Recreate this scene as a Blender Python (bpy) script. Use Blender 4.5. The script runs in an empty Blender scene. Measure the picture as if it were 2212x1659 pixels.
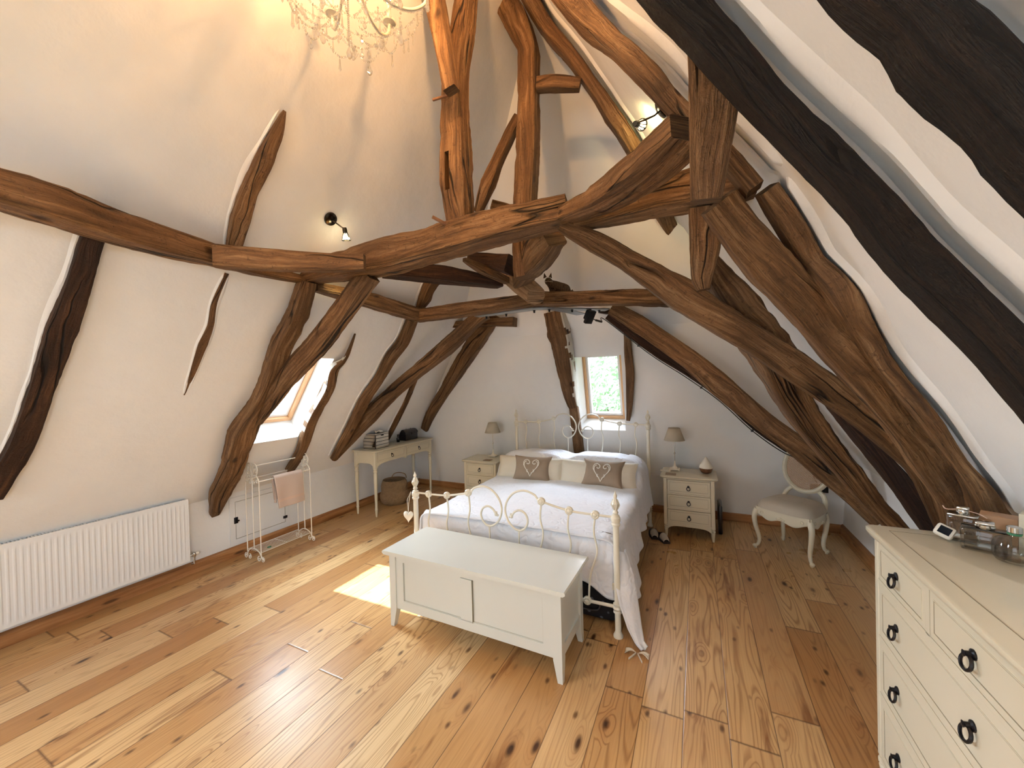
import bpy, bmesh, math, random
import numpy as np
from mathutils import Vector, Matrix, noise
random.seed(7)
PI = math.pi
SC = bpy.context.scene
COL = SC.collection
# ------------------------------------------------------------------ camera
yaw, pitch, roll = 0.449084, 0.010490, -0.026180
fw = Vector((-math.sin(yaw)*math.cos(pitch), math.cos(yaw)*math.cos(pitch), -math.sin(pitch)))
r0 = Vector((math.cos(yaw), math.sin(yaw), 0)); u0 = r0.cross(fw)
cr, sr = math.cos(roll), math.sin(roll)
rt = cr*r0 + sr*u0; up = -sr*r0 + cr*u0
cam = bpy.data.objects.new('camera', bpy.data.cameras.new('camera')); COL.objects.link(cam)
cam.data.sensor_width = 36; cam.data.lens = 832.378/2212*36; cam.data.clip_start = .02
cam.matrix_world = Matrix(((rt.x, up.x, -fw.x, 0), (rt.y, up.y, -fw.y, 0), (rt.z, up.z, -fw.z, 1.65), (0, 0, 0, 1)))
SC.camera = cam
# ------------------------------------------------------------------ world, sun, exposure
SC.view_settings.view_transform = 'Standard'; SC.view_settings.look = 'None'
SC.view_settings.gamma = 1; SC.view_settings.use_curve_mapping = False
SC.view_settings.exposure = 0.7
SC.cycles.use_denoising = True
SC.cycles.max_bounces = 8; SC.cycles.diffuse_bounces = 4; SC.cycles.glossy_bounces = 3
SC.cycles.use_adaptive_sampling = True; SC.cycles.adaptive_threshold = .06; SC.cycles.adaptive_min_samples = 24
SC.cycles.transmission_bounces = 4; SC.cycles.transparent_max_bounces = 8
SC.cycles.sample_clamp_indirect = 6; SC.cycles.caustics_reflective = False; SC.cycles.caustics_refractive = False
world = bpy.data.worlds.new('sky'); SC.world = world; world.use_nodes = True
wn = world.node_tree.nodes; wl = world.node_tree.links
bg = wn['Background']
sky = wn.new('ShaderNodeTexSky'); sky.sky_type = 'HOSEK_WILKIE'; sky.turbidity = 3.0
SUN_DIR = Vector((1.25, .03, -1.42)).normalized()
sky.sun_direction = -SUN_DIR
mixw = wn.new('ShaderNodeMixRGB'); mixw.inputs[0].default_value = .55; mixw.inputs[2].default_value = (1.0, 1.0, 1.0, 1)
wl.new(sky.outputs[0], mixw.inputs[1]); wl.new(mixw.outputs[0], bg.inputs[0])
bg.inputs[1].default_value = 4.0
def lamp(name, kind, loc, energy, col=(1, 1, 1), **kw):
    l = bpy.data.lights.new(name, kind); l.energy = energy; l.color = col
    o = bpy.data.objects.new(name, l); COL.objects.link(o); o.location = loc
    for k, v in kw.items():
        if k == 'aim': o.rotation_euler = Vector(v).to_track_quat('-Z', 'Y').to_euler()
        else: setattr(l, k, v)
    return o
lamp('sun', 'SUN', (-6, 2, 7), 16, (1, .97, .92), aim=SUN_DIR, angle=.012)
# daylight and added fill: soft light outside each glazed opening
DAY = (.74, .88, 1.0)
lamp('added_fill_gable', 'AREA', (-1.5, -2.9, 1.5), 16, DAY, aim=(0, 1, .02), shape='RECTANGLE', size=2.2, size_y=1.9)  # fill through an unseen gable window, added to brighten the room
lamp('daylight_rear_rooflight', 'AREA', (-3.55, -.75, 2.45), 120, DAY, aim=(.81, 0, -.59), shape='RECTANGLE', size=1.1, size_y=1.2)
lamp('added_fill_right', 'AREA', (.95, -1.05, 2.15), 62, DAY, aim=(-.66, .1, -.75), shape='RECTANGLE', size=1.0, size_y=1.1)  # fill from an unseen rooflight, added to brighten the lower left wall
lamp('daylight_side_rooflight', 'AREA', (-4.15, 2.30, 2.05), 130, DAY, aim=(.81, 0, -.59), shape='RECTANGLE', size=.9, size_y=1.2)
lamp('daylight_back_window', 'AREA', (-1.0, 6.6, 2.95), 330, (.76, .86, 1.0), aim=(0, -.84, -.54), shape='RECTANGLE', size=2.0, size_y=1.2)
# ------------------------------------------------------------------ node helpers
def lin(h):
    h = h.lstrip('#'); c = [int(h[i:i+2], 16)/255 for i in (0, 2, 4)]
    return tuple([(v/12.92 if v <= .04045 else ((v+.055)/1.055)**2.4) for v in c]+[1])
class NT:
    def __init__(s, name):
        s.m = bpy.data.materials.new(name); s.m.use_nodes = True; s.t = s.m.node_tree
        s.n = s.t.nodes; s.b = s.n['Principled BSDF']; s.out = s.n['Material Output']
    def __call__(s, typ, ins=None, **attrs):
        n = s.n.new(typ)
        for k, v in attrs.items(): setattr(n, k, v)
        for k, v in (ins or {}).items(): s.set(n.inputs[k], v)
        return n
    def set(s, sock, v):
        if hasattr(v, 'links'): s.t.links.new(v, sock)
        elif hasattr(v, 'outputs'): s.t.links.new(v.outputs[0], sock)
        else: sock.default_value = v
    def math(s, op, a, b=0.0, c=None):
        n = s.n.new('ShaderNodeMath'); n.operation = op; s.set(n.inputs[0], a); s.set(n.inputs[1], b)
        if c is not None: s.set(n.inputs[2], c)
        return n.outputs[0]
    def ramp(s, fac, stops, interp='LINEAR'):
        n = s.n.new('ShaderNodeValToRGB'); n.color_ramp.interpolation = interp; s.set(n.inputs[0], fac)
        e = n.color_ramp.elements
        while len(e) < len(stops): e.new(.5)
        for i, (p, c) in enumerate(stops):
            e[i].position = p; e[i].color = c if not isinstance(c, (int, float)) else (c, c, c, 1)
        return n.outputs[0]
    def mix(s, f, a, b, mode='MIX'):
        n = s.n.new('ShaderNodeMixRGB'); n.blend_type = mode; s.set(n.inputs[0], f); s.set(n.inputs[1], a); s.set(n.inputs[2], b)
        return n.outputs[0]
    def noise(s, vec, scale, detail=3, rough=.5, dist=0):
        return s('ShaderNodeTexNoise', {'Vector': vec, 'Scale': scale, 'Detail': detail, 'Roughness': rough, 'Distortion': dist})
    def bump(s, h, strength=.3, dist=.01, normal=None):
        n = s('ShaderNodeBump', {'Height': h, 'Strength': strength, 'Distance': dist})
        if normal is not None: s.set(n.inputs['Normal'], normal)
        return n.outputs[0]
    def obj(s): return s('ShaderNodeTexCoord').outputs['Object']
    def scaled(s, vec, sc, loc=(0, 0, 0)):
        return s('ShaderNodeMapping', {'Vector': vec, 'Scale': sc, 'Location': loc}).outputs[0]
def plain(name, col, rough=.5, metal=0, bump=0, bscale=200, coat=0, var=0, **kw):
    m = NT(name); m.b.inputs['Roughness'].default_value = rough; m.b.inputs['Metallic'].default_value = metal
    c = lin(col); m.b.inputs['Base Color'].default_value = c
    if var:
        n = m.noise(m.obj(), 6, 3)
        d = tuple(v*(1-var) for v in c[:3])+(1,)
        m.set(m.b.inputs['Base Color'], m.mix(n.outputs[0], d, c))
    if bump: m.set(m.b.inputs['Normal'], m.bump(m.noise(m.obj(), bscale, 3).outputs[0], bump, .002))
    m.b.inputs['Coat Weight'].default_value = coat
    for k, v in kw.items(): m.b.inputs[k].default_value = v
    return m.m
def mat_oak(name, cols, dark=.25, rough=.62):
    m = NT(name)
    uv = m('ShaderNodeUVMap').outputs[0]
    oi = m('ShaderNodeObjectInfo').outputs['Random']
    off = m('ShaderNodeCombineXYZ', {'X': m.math('MULTIPLY', oi, 37.0), 'Y': m.math('MULTIPLY', oi, 11.0), 'Z': m.math('MULTIPLY', oi, 23.0)})
    v = m('ShaderNodeVectorMath', {0: uv, 1: off}, operation='ADD').outputs[0]
    warp = m.noise(m.scaled(v, (1.6, 5, 1)), 1.0, 3)
    wv = m('ShaderNodeVectorMath', {0: v, 1: m('ShaderNodeVectorMath', {0: warp.outputs['Color'], 1: (.22, .10, 0)}, operation='MULTIPLY').outputs[0]}, operation='ADD').outputs[0]
    grain = m.noise(m.scaled(wv, (2.2, 48, 1)), 1.0, 5, .62).outputs[0]
    fine = m.noise(m.scaled(wv, (9, 230, 1)), 1.0, 3, .6).outputs[0]
    blotch = m.noise(m.scaled(v, (1.6, 3.4, 1)), 1.0, 4, .6).outputs[0]
    base = m.ramp(grain, [(.30, lin(cols[0])), (.50, lin(cols[1])), (.72, lin(cols[2]))])
    base = m.mix(m.math('MULTIPLY', m.ramp(blotch, [(.32, 1.0), (.62, 0.0)]), .6), base, lin(cols[0]))
    base = m.mix(m.ramp(fine, [(.35, .42), (.6, 0.0)]), base, lin(cols[0]))
    # drying cracks: long thin dark lines where a stretched noise crosses its mean
    ck = m.noise(m.scaled(wv, (.55, 7.5, 1)), 1.0, 2, .5).outputs[0]
    ck = m.math('ABSOLUTE', m.math('SUBTRACT', ck, .5))
    gate = m.ramp(m.noise(m.scaled(v, (1.1, 2.0, 1), (5, 3, 0)), 1.0, 2).outputs[0], [(.46, 0.0), (.56, 1.0)])
    crack = m.math('MULTIPLY', m.ramp(ck, [(.002, 1.0), (.010, 0.0)]), gate)
    # knots and worm holes
    vo = m('ShaderNodeTexVoronoi', {'Vector': m.scaled(wv, (3.2, 6.0, 1)), 'Scale': 1.0}).outputs['Distance']
    knot = m.ramp(vo, [(.05, 1.0), (.13, 0.0)])
    wo = m('ShaderNodeTexVoronoi', {'Vector': m.scaled(v, (26, 30, 1)), 'Scale': 1.0}).outputs['Distance']
    hole = m.math('MULTIPLY', m.ramp(wo, [(.06, 1.0), (.10, 0.0)]), gate)
    base = m.mix(m.math('MULTIPLY', knot, .75), base, lin('2a1509'))
    base = m.mix(m.math('MULTIPLY', hole, .7), base, lin('2a1509'))
    base = m.mix(m.math('MULTIPLY', crack, .95), base, lin('120905'))
    pock = m.noise(m.scaled(v, (38, 46, 1)), 1.0, 3, .7).outputs[0]
    base = m.mix(m.ramp(pock, [(.30, .65), (.42, 0.0)]), base, lin(cols[0]))
    m.set(m.b.inputs['Base Color'], base)
    m.b.inputs['Roughness'].default_value = rough
    m.b.inputs['Specular IOR Level'].default_value = .35
    h = m.math('ADD', m.math('MULTIPLY', grain, .5), m.math('MULTIPLY', fine, .25))
    h = m.math('SUBTRACT', h, m.math('MULTIPLY', crack, 1.6))
    h = m.math('ADD', h, m.math('MULTIPLY', blotch, .9))
    h = m.math('SUBTRACT', h, m.math('MULTIPLY', knot, .5))
    h = m.math('ADD', h, m.math('MULTIPLY', pock, .35))
    m.set(m.b.inputs['Normal'], m.bump(h, 1.0, .026))
    return m.m
def mat_floor():
    m = NT('pine_boards'); co = m.obj()
    sp = m('ShaderNodeSeparateXYZ', {'Vector': co}); X, Y = sp.outputs[0], sp.outputs[1]
    W, L = .192, 1.95
    xi = m.math('DIVIDE', m.math('ADD', X, 20.06), W); i = m.math('FLOOR', xi); fx = m.math('FRACT', xi)
    ro = m('ShaderNodeTexWhiteNoise', {'W': i}, noise_dimensions='1D').outputs['Value']
    yi = m.math('ADD', m.math('DIVIDE', m.math('ADD', Y, 20.0), L), m.math('MULTIPLY', ro, 7.3)); j = m.math('FLOOR', yi); fy = m.math('FRACT', yi)
    idv = m('ShaderNodeCombineXYZ', {'X': i, 'Y': j, 'Z': 0.0})
    rn = m('ShaderNodeTexWhiteNoise', {'Vector': idv}, noise_dimensions='3D')
    r1 = rn.outputs['Value']; rc = m('ShaderNodeSeparateXYZ', {'Vector': rn.outputs['Color']})
    pv = m('ShaderNodeCombineXYZ', {'X': m.math('ADD', X, m.math('MULTIPLY', rc.outputs[0], 40)), 'Y': m.math('ADD', Y, m.math('MULTIPLY', rc.outputs[1], 40)), 'Z': m.math('MULTIPLY', r1, 9)}).outputs[0]
    # knots
    jit = m('ShaderNodeVectorMath', {0: m.noise(m.scaled(pv, (5, 2, 1)), 1, 2).outputs['Color'], 1: (.03, .09, 0)}, operation='MULTIPLY').outputs[0]
    kv = m('ShaderNodeVectorMath', {0: pv, 1: jit}, operation='ADD').outputs[0]
    vo = m('ShaderNodeTexVoronoi', {'Vector': m.scaled(kv, (7.0, 2.6, 1)), 'Scale': 1.0})
    pick = m('ShaderNodeSeparateXYZ', {'Vector': vo.outputs['Color']}).outputs[0]
    d = m.math('ADD', vo.outputs['Distance'], m.math('MULTIPLY', m.ramp(pick, [(.80, 0.0), (.86, 1.0)]), .9))
    big = m.ramp(d, [(.05, 1.0), (.14, 0.0)])
    halo = m.ramp(d, [(.03, 1.0), (.34, 0.0)])
    vo2 = m('ShaderNodeTexVoronoi', {'Vector': m.scaled(kv, (13, 6, 1)), 'Scale': 1.0})
    pick2 = m('ShaderNodeSeparateXYZ', {'Vector': vo2.outputs['Color']}).outputs[1]
    small = m.ramp(m.math('ADD', vo2.outputs['Distance'], m.math('MULTIPLY', m.ramp(pick2, [(.42, 0.0), (.45, 1.0)]), .9)), [(.07, 1.0), (.19, 0.0)])
    streakn = m.noise(m.scaled(kv, (9, 1.1, 1), (3, 7, 0)), 1, 4, .65).outputs[0]
    streak = m.ramp(streakn, [(.60, 0.0), (.70, 1.0)])
    # cathedral grain: contour lines of a stretched noise, bent around the knots
    g = m.noise(m.scaled(kv, (7.5, .55, 1)), 1, 1.5, .4).outputs[0]
    g = m.math('ADD', g, m.math('MULTIPLY', halo, .16))
    ring = m.math('PINGPONG', m.math('MULTIPLY', g, 42.0), 1.0)
    late = m.ramp(ring, [(.55, 0.0), (.95, 1.0)])
    fine = m.noise(m.scaled(pv, (160, 2.5, 1)), 1, 3, .6).outputs[0]
    amt = m.math('ADD', .22, m.math('MULTIPLY', rc.outputs[2], .5))
    tone = m.ramp(r1, [(0.0, lin('ad7f4c')), (.3, lin('cfa873')), (.6, lin('dcbc8a')), (.85, lin('bc905c')), (1.0, lin('e4ca9c'))])
    tone = m.mix(m.math('MULTIPLY', m.noise(m.scaled(pv, (4, .8, 1)), 1, 2).outputs[0], .4), tone, lin('c39565'))
    c = m.mix(m.math('MULTIPLY', late, amt), tone, lin('8c5f34'))
    c = m.mix(m.ramp(fine, [(.4, .18), (.65, 0.0)]), c, lin('8a5a30'))
    c = m.mix(m.math('MULTIPLY', halo, .35), c, lin('8f5527'))
    c = m.mix(m.math('MULTIPLY', m.math('MULTIPLY', streak, m.ramp(rc.outputs[1], [(.35, 0.0), (.45, 1.0)])), .7), c, lin('74401c'))
    c = m.mix(m.math('MULTIPLY', big, .95), c, lin('35180a'))
    c = m.mix(m.math('MULTIPLY', small, .8), c, lin('43200e'))
    ex = m.math('MINIMUM', fx, m.math('SUBTRACT', 1.0, fx)); ey = m.math('MINIMUM', fy, m.math('SUBTRACT', 1.0, fy))
    seam = m.math('MAXIMUM', m.ramp(ex, [(.006, 1.0), (.014, 0.0)]), m.ramp(ey, [(.0006, 1.0), (.0014, 0.0)]))
    c = m.mix(m.math('MULTIPLY', seam, .75), c, lin('4a2812'))
    m.set(m.b.inputs['Base Color'], c)
    rg = m.noise(m.scaled(co, (1.5, 1.5, 1)), 1, 4, .6).outputs[0]
    m.set(m.b.inputs['Roughness'], m.ramp(rg, [(.3, .26), (.7, .40)]))
    m.b.inputs['Specular IOR Level'].default_value = .5
    h = m.math('SUBTRACT', m.math('MULTIPLY', rg, .3), m.math('MULTIPLY', seam, 1.0))
    h = m.math('ADD', h, m.math('MULTIPLY', m.noise(co, 5, 3).outputs[0], 1.2))
    m.set(m.b.inputs['Normal'], m.bump(h, .22, .006))
    return m.m
def mat_plaster():
    m = NT('white_plaster'); co = m.obj()
    n1 = m.noise(co, 1.1, 3, .5).outputs[0]; n2 = m.noise(co, 6, 4, .6).outputs[0]; n3 = m.noise(co, 90, 2).outputs[0]
    m.set(m.b.inputs['Base Color'], m.mix(n2, lin('e8e9e9'), lin('eff0ef')))
    m.b.inputs['Roughness'].default_value = .85
    b = m.bump(n1, .5, .09); b = m.bump(n2, .25, .02, b); b = m.bump(n3, .12, .003, b)
    m.set(m.b.inputs['Normal'], b)
    return m.m
def mat_glass(name, tint=(1, 1, 1, 1), glossy=.08):
    m = NT(name); m.n.remove(m.b)
    tr = m('ShaderNodeBsdfTransparent', {'Color': tint}); gl = m('ShaderNodeBsdfGlossy', {'Roughness': .02})
    fr = m('ShaderNodeFresnel', {'IOR': 1.45})
    mx = m('ShaderNodeMixShader', {0: m.math('MINIMUM', fr, glossy*4), 1: tr.outputs[0], 2: gl.outputs[0]})
    m.set(m.out.inputs[0], mx.outputs[0]); return m.m
def mat_crystal():
    m = NT('crystal'); m.n.remove(m.b)
    tr = m('ShaderNodeBsdfTransparent', {'Color': (.98, .98, .97, 1)}); gl = m('ShaderNodeBsdfGlossy', {'Roughness': .04}); tl = m('ShaderNodeBsdfTranslucent', {'Color': (.95, .95, .93, 1)})
    a = m('ShaderNodeMixShader', {0: .38, 1: gl.outputs[0], 2: tl.outputs[0]})
    m.set(m.out.inputs[0], m('ShaderNodeMixShader', {0: .45, 1: tr.outputs[0], 2: a.outputs[0]}).outputs[0]); return m.m
def mat_quilt():
    m = NT('white_matelasse'); co = m.obj()
    w = m.noise(co, 5, 2).outputs['Color']
    v = m('ShaderNodeVectorMath', {0: co, 1: m('ShaderNodeVectorMath', {0: w, 1: (.12, .12, .05)}, operation='MULTIPLY').outputs[0]}, operation='ADD').outputs[0]
    a = m('ShaderNodeTexVoronoi', {'Vector': v, 'Scale': 17.0}, feature='SMOOTH_F1').outputs['Distance']
    r = m.math('PINGPONG', m.math('MULTIPLY', a, 4.5), 1.0)
    m.b.inputs['Base Color'].default_value = lin('e4e7ef'); m.b.inputs['Roughness'].default_value = .9
    m.b.inputs['Sheen Weight'].default_value = .3
    b = m.bump(r, .55, .006); b = m.bump(m.noise(co, 260, 2).outputs[0], .25, .002, b)
    m.set(m.b.inputs['Normal'], b); return m.m
def mat_weave(name, c1, c2, s=300, rough=.9, axis=(1, 1, 1)):
    m = NT(name); co = m.obj()
    wv = m('ShaderNodeTexWave', {'Vector': co, 'Scale': s, 'Distortion': 1.5, 'Detail': 1.0}, bands_direction='Z')
    wu = m('ShaderNodeTexWave', {'Vector': co, 'Scale': s, 'Distortion': 1.5, 'Detail': 1.0}, bands_direction='DIAGONAL')
    f = m.math('MULTIPLY', m.math('ADD', wv.outputs['Fac'], wu.outputs['Fac']), .5)
    n = m.noise(co, 9, 3).outputs[0]
    m.set(m.b.inputs['Base Color'], m.mix(m.math('MULTIPLY', m.math('ADD', f, n), .5), lin(c1), lin(c2)))
    m.b.inputs['Roughness'].default_value = rough
    m.set(m.b.inputs['Normal'], m.bump(f, .5, .002)); return m.m
def mat_basket():
    m = NT('seagrass'); co = m.obj(); sp = m('ShaderNodeSeparateXYZ', {'Vector': co})
    ang = m.math('ARCTAN2', sp.outputs[1], sp.outputs[0])
    row = m.math('MULTIPLY', sp.outputs[2], 75.0)
    k = m.math('SINE', m.math('ADD', m.math('MULTIPLY', ang, 60.0), m.math('MULTIPLY', m.math('FLOOR', row), PI)))
    l = m.math('SINE', m.math('MULTIPLY', m.math('FRACT', row), PI))
    h = m.math('MULTIPLY', m.math('ADD', k, 1.2), l)
    n = m.noise(co, 30, 3).outputs[0]
    m.set(m.b.inputs['Base Color'], m.mix(m.math('MULTIPLY', m.math('ADD', m.math('MULTIPLY', h, .35), n), .6), lin('7d6145'), lin('c3a27c')))
    m.b.inputs['Roughness'].default_value = .85
    m.set(m.b.inputs['Normal'], m.bump(h, .8, .005)); return m.m
def mat_cane():
    m = NT('woven_cane'); m.n.remove(m.b); co = m.obj(); sp = m('ShaderNodeSeparateXYZ', {'Vector': co})
    s = 62.0
    a = m.math('FRACT', m.math('MULTIPLY', m.math('ADD', sp.outputs[0], sp.outputs[2]), s))
    b = m.math('FRACT', m.math('MULTIPLY', m.math('SUBTRACT', sp.outputs[0], sp.outputs[2]), s))
    da = m.math('ABSOLUTE', m.math('SUBTRACT', a, .5)); db = m.math('ABSOLUTE', m.math('SUBTRACT', b, .5))
    hole = m.math('MULTIPLY', m.math('LESS_THAN', da, .27), m.math('LESS_THAN', db, .27))
    df = m('ShaderNodeBsdfPrincipled', {'Base Color': lin('b28a66'), 'Roughness': .6}); tr = m('ShaderNodeBsdfTransparent')
    m.set(m.out.inputs[0], m('ShaderNodeMixShader', {0: hole, 1: df.outputs[0], 2: tr.outputs[0]}).outputs[0]); return m.m
def mat_fur():
    m = NT('tabby_fur'); co = m.obj()
    wv = m('ShaderNodeTexWave', {'Vector': co, 'Scale': 26.0, 'Distortion': 5.0, 'Detail': 2.0, 'Detail Scale': 2.0}, bands_direction='X').outputs['Fac']
    n = m.noise(co, 120, 3).outputs[0]
    c = m.mix(m.ramp(wv, [(.35, 0.0), (.6, 1.0)]), lin('6b5440'), lin('1d1612'))
    m.set(m.b.inputs['Base Color'], m.mix(m.math('MULTIPLY', n, .5), c, lin('2b201a')))
    m.b.inputs['Roughness'].default_value = .9
    m.set(m.b.inputs['Normal'], m.bump(n, .6, .004)); return m.m
def mat_emit(name, col, s):
    m = NT(name); m.b.inputs['Emission Color'].default_value = lin(col); m.b.inputs['Emission Strength'].default_value = s
    m.b.inputs['Base Color'].default_value = lin(col); return m.m
def mat_leaf():
    m = NT('tree_leaf'); r = m('ShaderNodeObjectInfo').outputs['Random']; n = m.noise(m.obj(), 1.6, 3).outputs[0]
    m.set(m.b.inputs['Base Color'], m.mix(n, lin('7d9c86'), lin('b4cdb2'))); m.b.inputs['Roughness'].default_value = .6; return m.m
def mat_floral():
    m = NT('dark_floral_cloth'); v = m('ShaderNodeTexVoronoi', {'Vector': m.obj(), 'Scale': 16.0}).outputs['Distance']
    m.set(m.b.inputs['Base Color'], m.ramp(v, [(.16, lin('6d7480')), (.24, lin('15161c'))])); m.b.inputs['Roughness'].default_value = .9; return m.m
def mat_pine(name='red_pine', cols=('774a2a', 'a06f44', 'bd8d5f')):
    m = NT(name); co = m.obj()
    v = m.scaled(co, (14, 1.0, 14)); w = m.noise(m.scaled(co, (3, .8, 3)), 1, 2).outputs['Color']
    vv = m('ShaderNodeVectorMath', {0: v, 1: w}, operation='ADD').outputs[0]
    g = m.noise(vv, 1.6, 4, .6).outputs[0]
    k = m.ramp(m('ShaderNodeTexVoronoi', {'Vector': m.scaled(co, (3, 2.2, 9)), 'Scale': 1.0}).outputs['Distance'], [(.07, 1.0), (.14, 0.0)])
    c = m.ramp(g, [(.3, lin(cols[0])), (.52, lin(cols[1])), (.7, lin(cols[2]))])
    m.set(m.b.inputs['Base Color'], m.mix(m.math('MULTIPLY', k, .8), c, lin('40200e'))); m.b.inputs['Roughness'].default_value = .38
    return m.m
def mat_pinex(name='red_pine_across'):
    m = mat_pine(name)
    for n in m.node_tree.nodes:
        if n.type == 'MAPPING':
            s = n.inputs['Scale'].default_value; n.inputs['Scale'].default_value = (s[1], s[0], s[2])
    return m
M = dict(
 oak=mat_oak('weathered_oak', ('48301c', '88633f', 'b8926a')),
 oakd=mat_oak('dark_oak', ('1f120a', '44291a', '6f4a31'), rough=.7),
 oakb=mat_oak('near_black_oak', ('0b0705', '1a1009', '33200f'), rough=.75),
 oakp=mat_oak('pale_sawn_oak', ('74563a', 'b08c68', 'd2b592')),
 floor=mat_floor(), plaster=mat_plaster(), base=mat_pine(), basex=mat_pinex(),
 pine=plain('pine_frame', 'd9aa7c', .4, var=.2), oldplaster=plain('crumbling_plaster', 'd8d2c4', .95, bump=1.0, bscale=40, var=.35), white=plain('white_gloss', 'e9ebec', .35, var=.03),
 cream=plain('cream_paint', 'd9d1ba', .42, coat=.15, var=.05, bump=.05, bscale=120), benchp=plain('ivory_paint', 'd3d5ce', .30, coat=.3, var=.03),
 dress=plain('soft_cream_paint', 'd4ceb9', .40, coat=.2, var=.04),
 shadeline=plain('panel_shade_line', 'a9a492', .6), groove=plain('groove_shadow_line', '8c8370', .6), iron=plain('ivory_iron', 'ddd8c8', .32, coat=.3), rackm=plain('chalk_white_iron', 'ece8df', .45),
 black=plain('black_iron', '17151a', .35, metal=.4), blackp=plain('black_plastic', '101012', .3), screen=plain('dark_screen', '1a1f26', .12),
 chrome=plain('chrome', 'c9c7c2', .12, metal=1), brass=plain('dark_chrome', '4a4640', .20, metal=1), steel=plain('galvanised_steel', '9fa7ad', .38, metal=.9),
 quilt=mat_quilt(), sheet=plain('cream_sheet', 'd9d2c4', .9, bump=.2, bscale=60), sham=plain('cream_cotton', 'd8d0c0', .92, bump=.3, bscale=40),
 linen=mat_weave('taupe_linen', '8f7d6b', 'b09c88', 260), seat=mat_weave('oatmeal_linen', 'b9ae9c', 'd2c8b8', 330),
 shade=mat_weave('linen_shade', 'b5ab98', 'cdc3b0', 300), emb=plain('white_embroidery', 'e3ddd2', .9), towel=plain('pink_beige_terry', 'ccb8ac', .98, bump=1.0, bscale=350, var=.12),
 towelb=plain('terry_border', 'cdb3a2', .7), basket=mat_basket(), cane=mat_cane(), fur=mat_fur(), glass=mat_glass('window_glass'), crystal=mat_crystal(),
 perf=mat_glass('perfume_glass', (.975, .98, .972, 1), .10), liquid=plain('pale_perfume', 'cfc9b4', .1), mirror=plain('mirror', 'd8d6d0', .05, metal=1),
 amber=plain('dark_bottle', '1c1210', .12, coat=.6), leather=plain('black_lacquer', '141013', .28, coat=.4), wood=mat_pine('diffuser_wood', ('5a3a26', '7b543a', '8d6648')),
 woodc=plain('pale_wood', 'b9926f', .55, var=.2), rubber=plain('shoe_rubber', '2b2426', .6), shoe=plain('shoe_cloth', 'bdb4a8', .85), card=plain('card', 'c9c2ad', .6),
 coaster=plain('brown_coaster', '8a7660', .6), bulb=mat_emit('warm_bulb', 'ffcf96', 14), spotb=mat_emit('spot_bulb', 'ffe9b0', 30), leaf=mat_leaf(), bark=plain('bark', '5b4a3a', .9),
 floral=mat_floral(), eye=plain('cat_eye', '6f7430', .1), fabricw=plain('white_ribbon', 'e2dccf', .85), green=plain('green_cord', '3e7d5c', .6), letter=plain('letter_black', '121212', .5),
 pinkcap=plain('blush', 'd9b7a4', .5), ground=plain('grass', '6f8a4a', .95), vent=plain('grille_shadow', '8e918f', .6))
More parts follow.
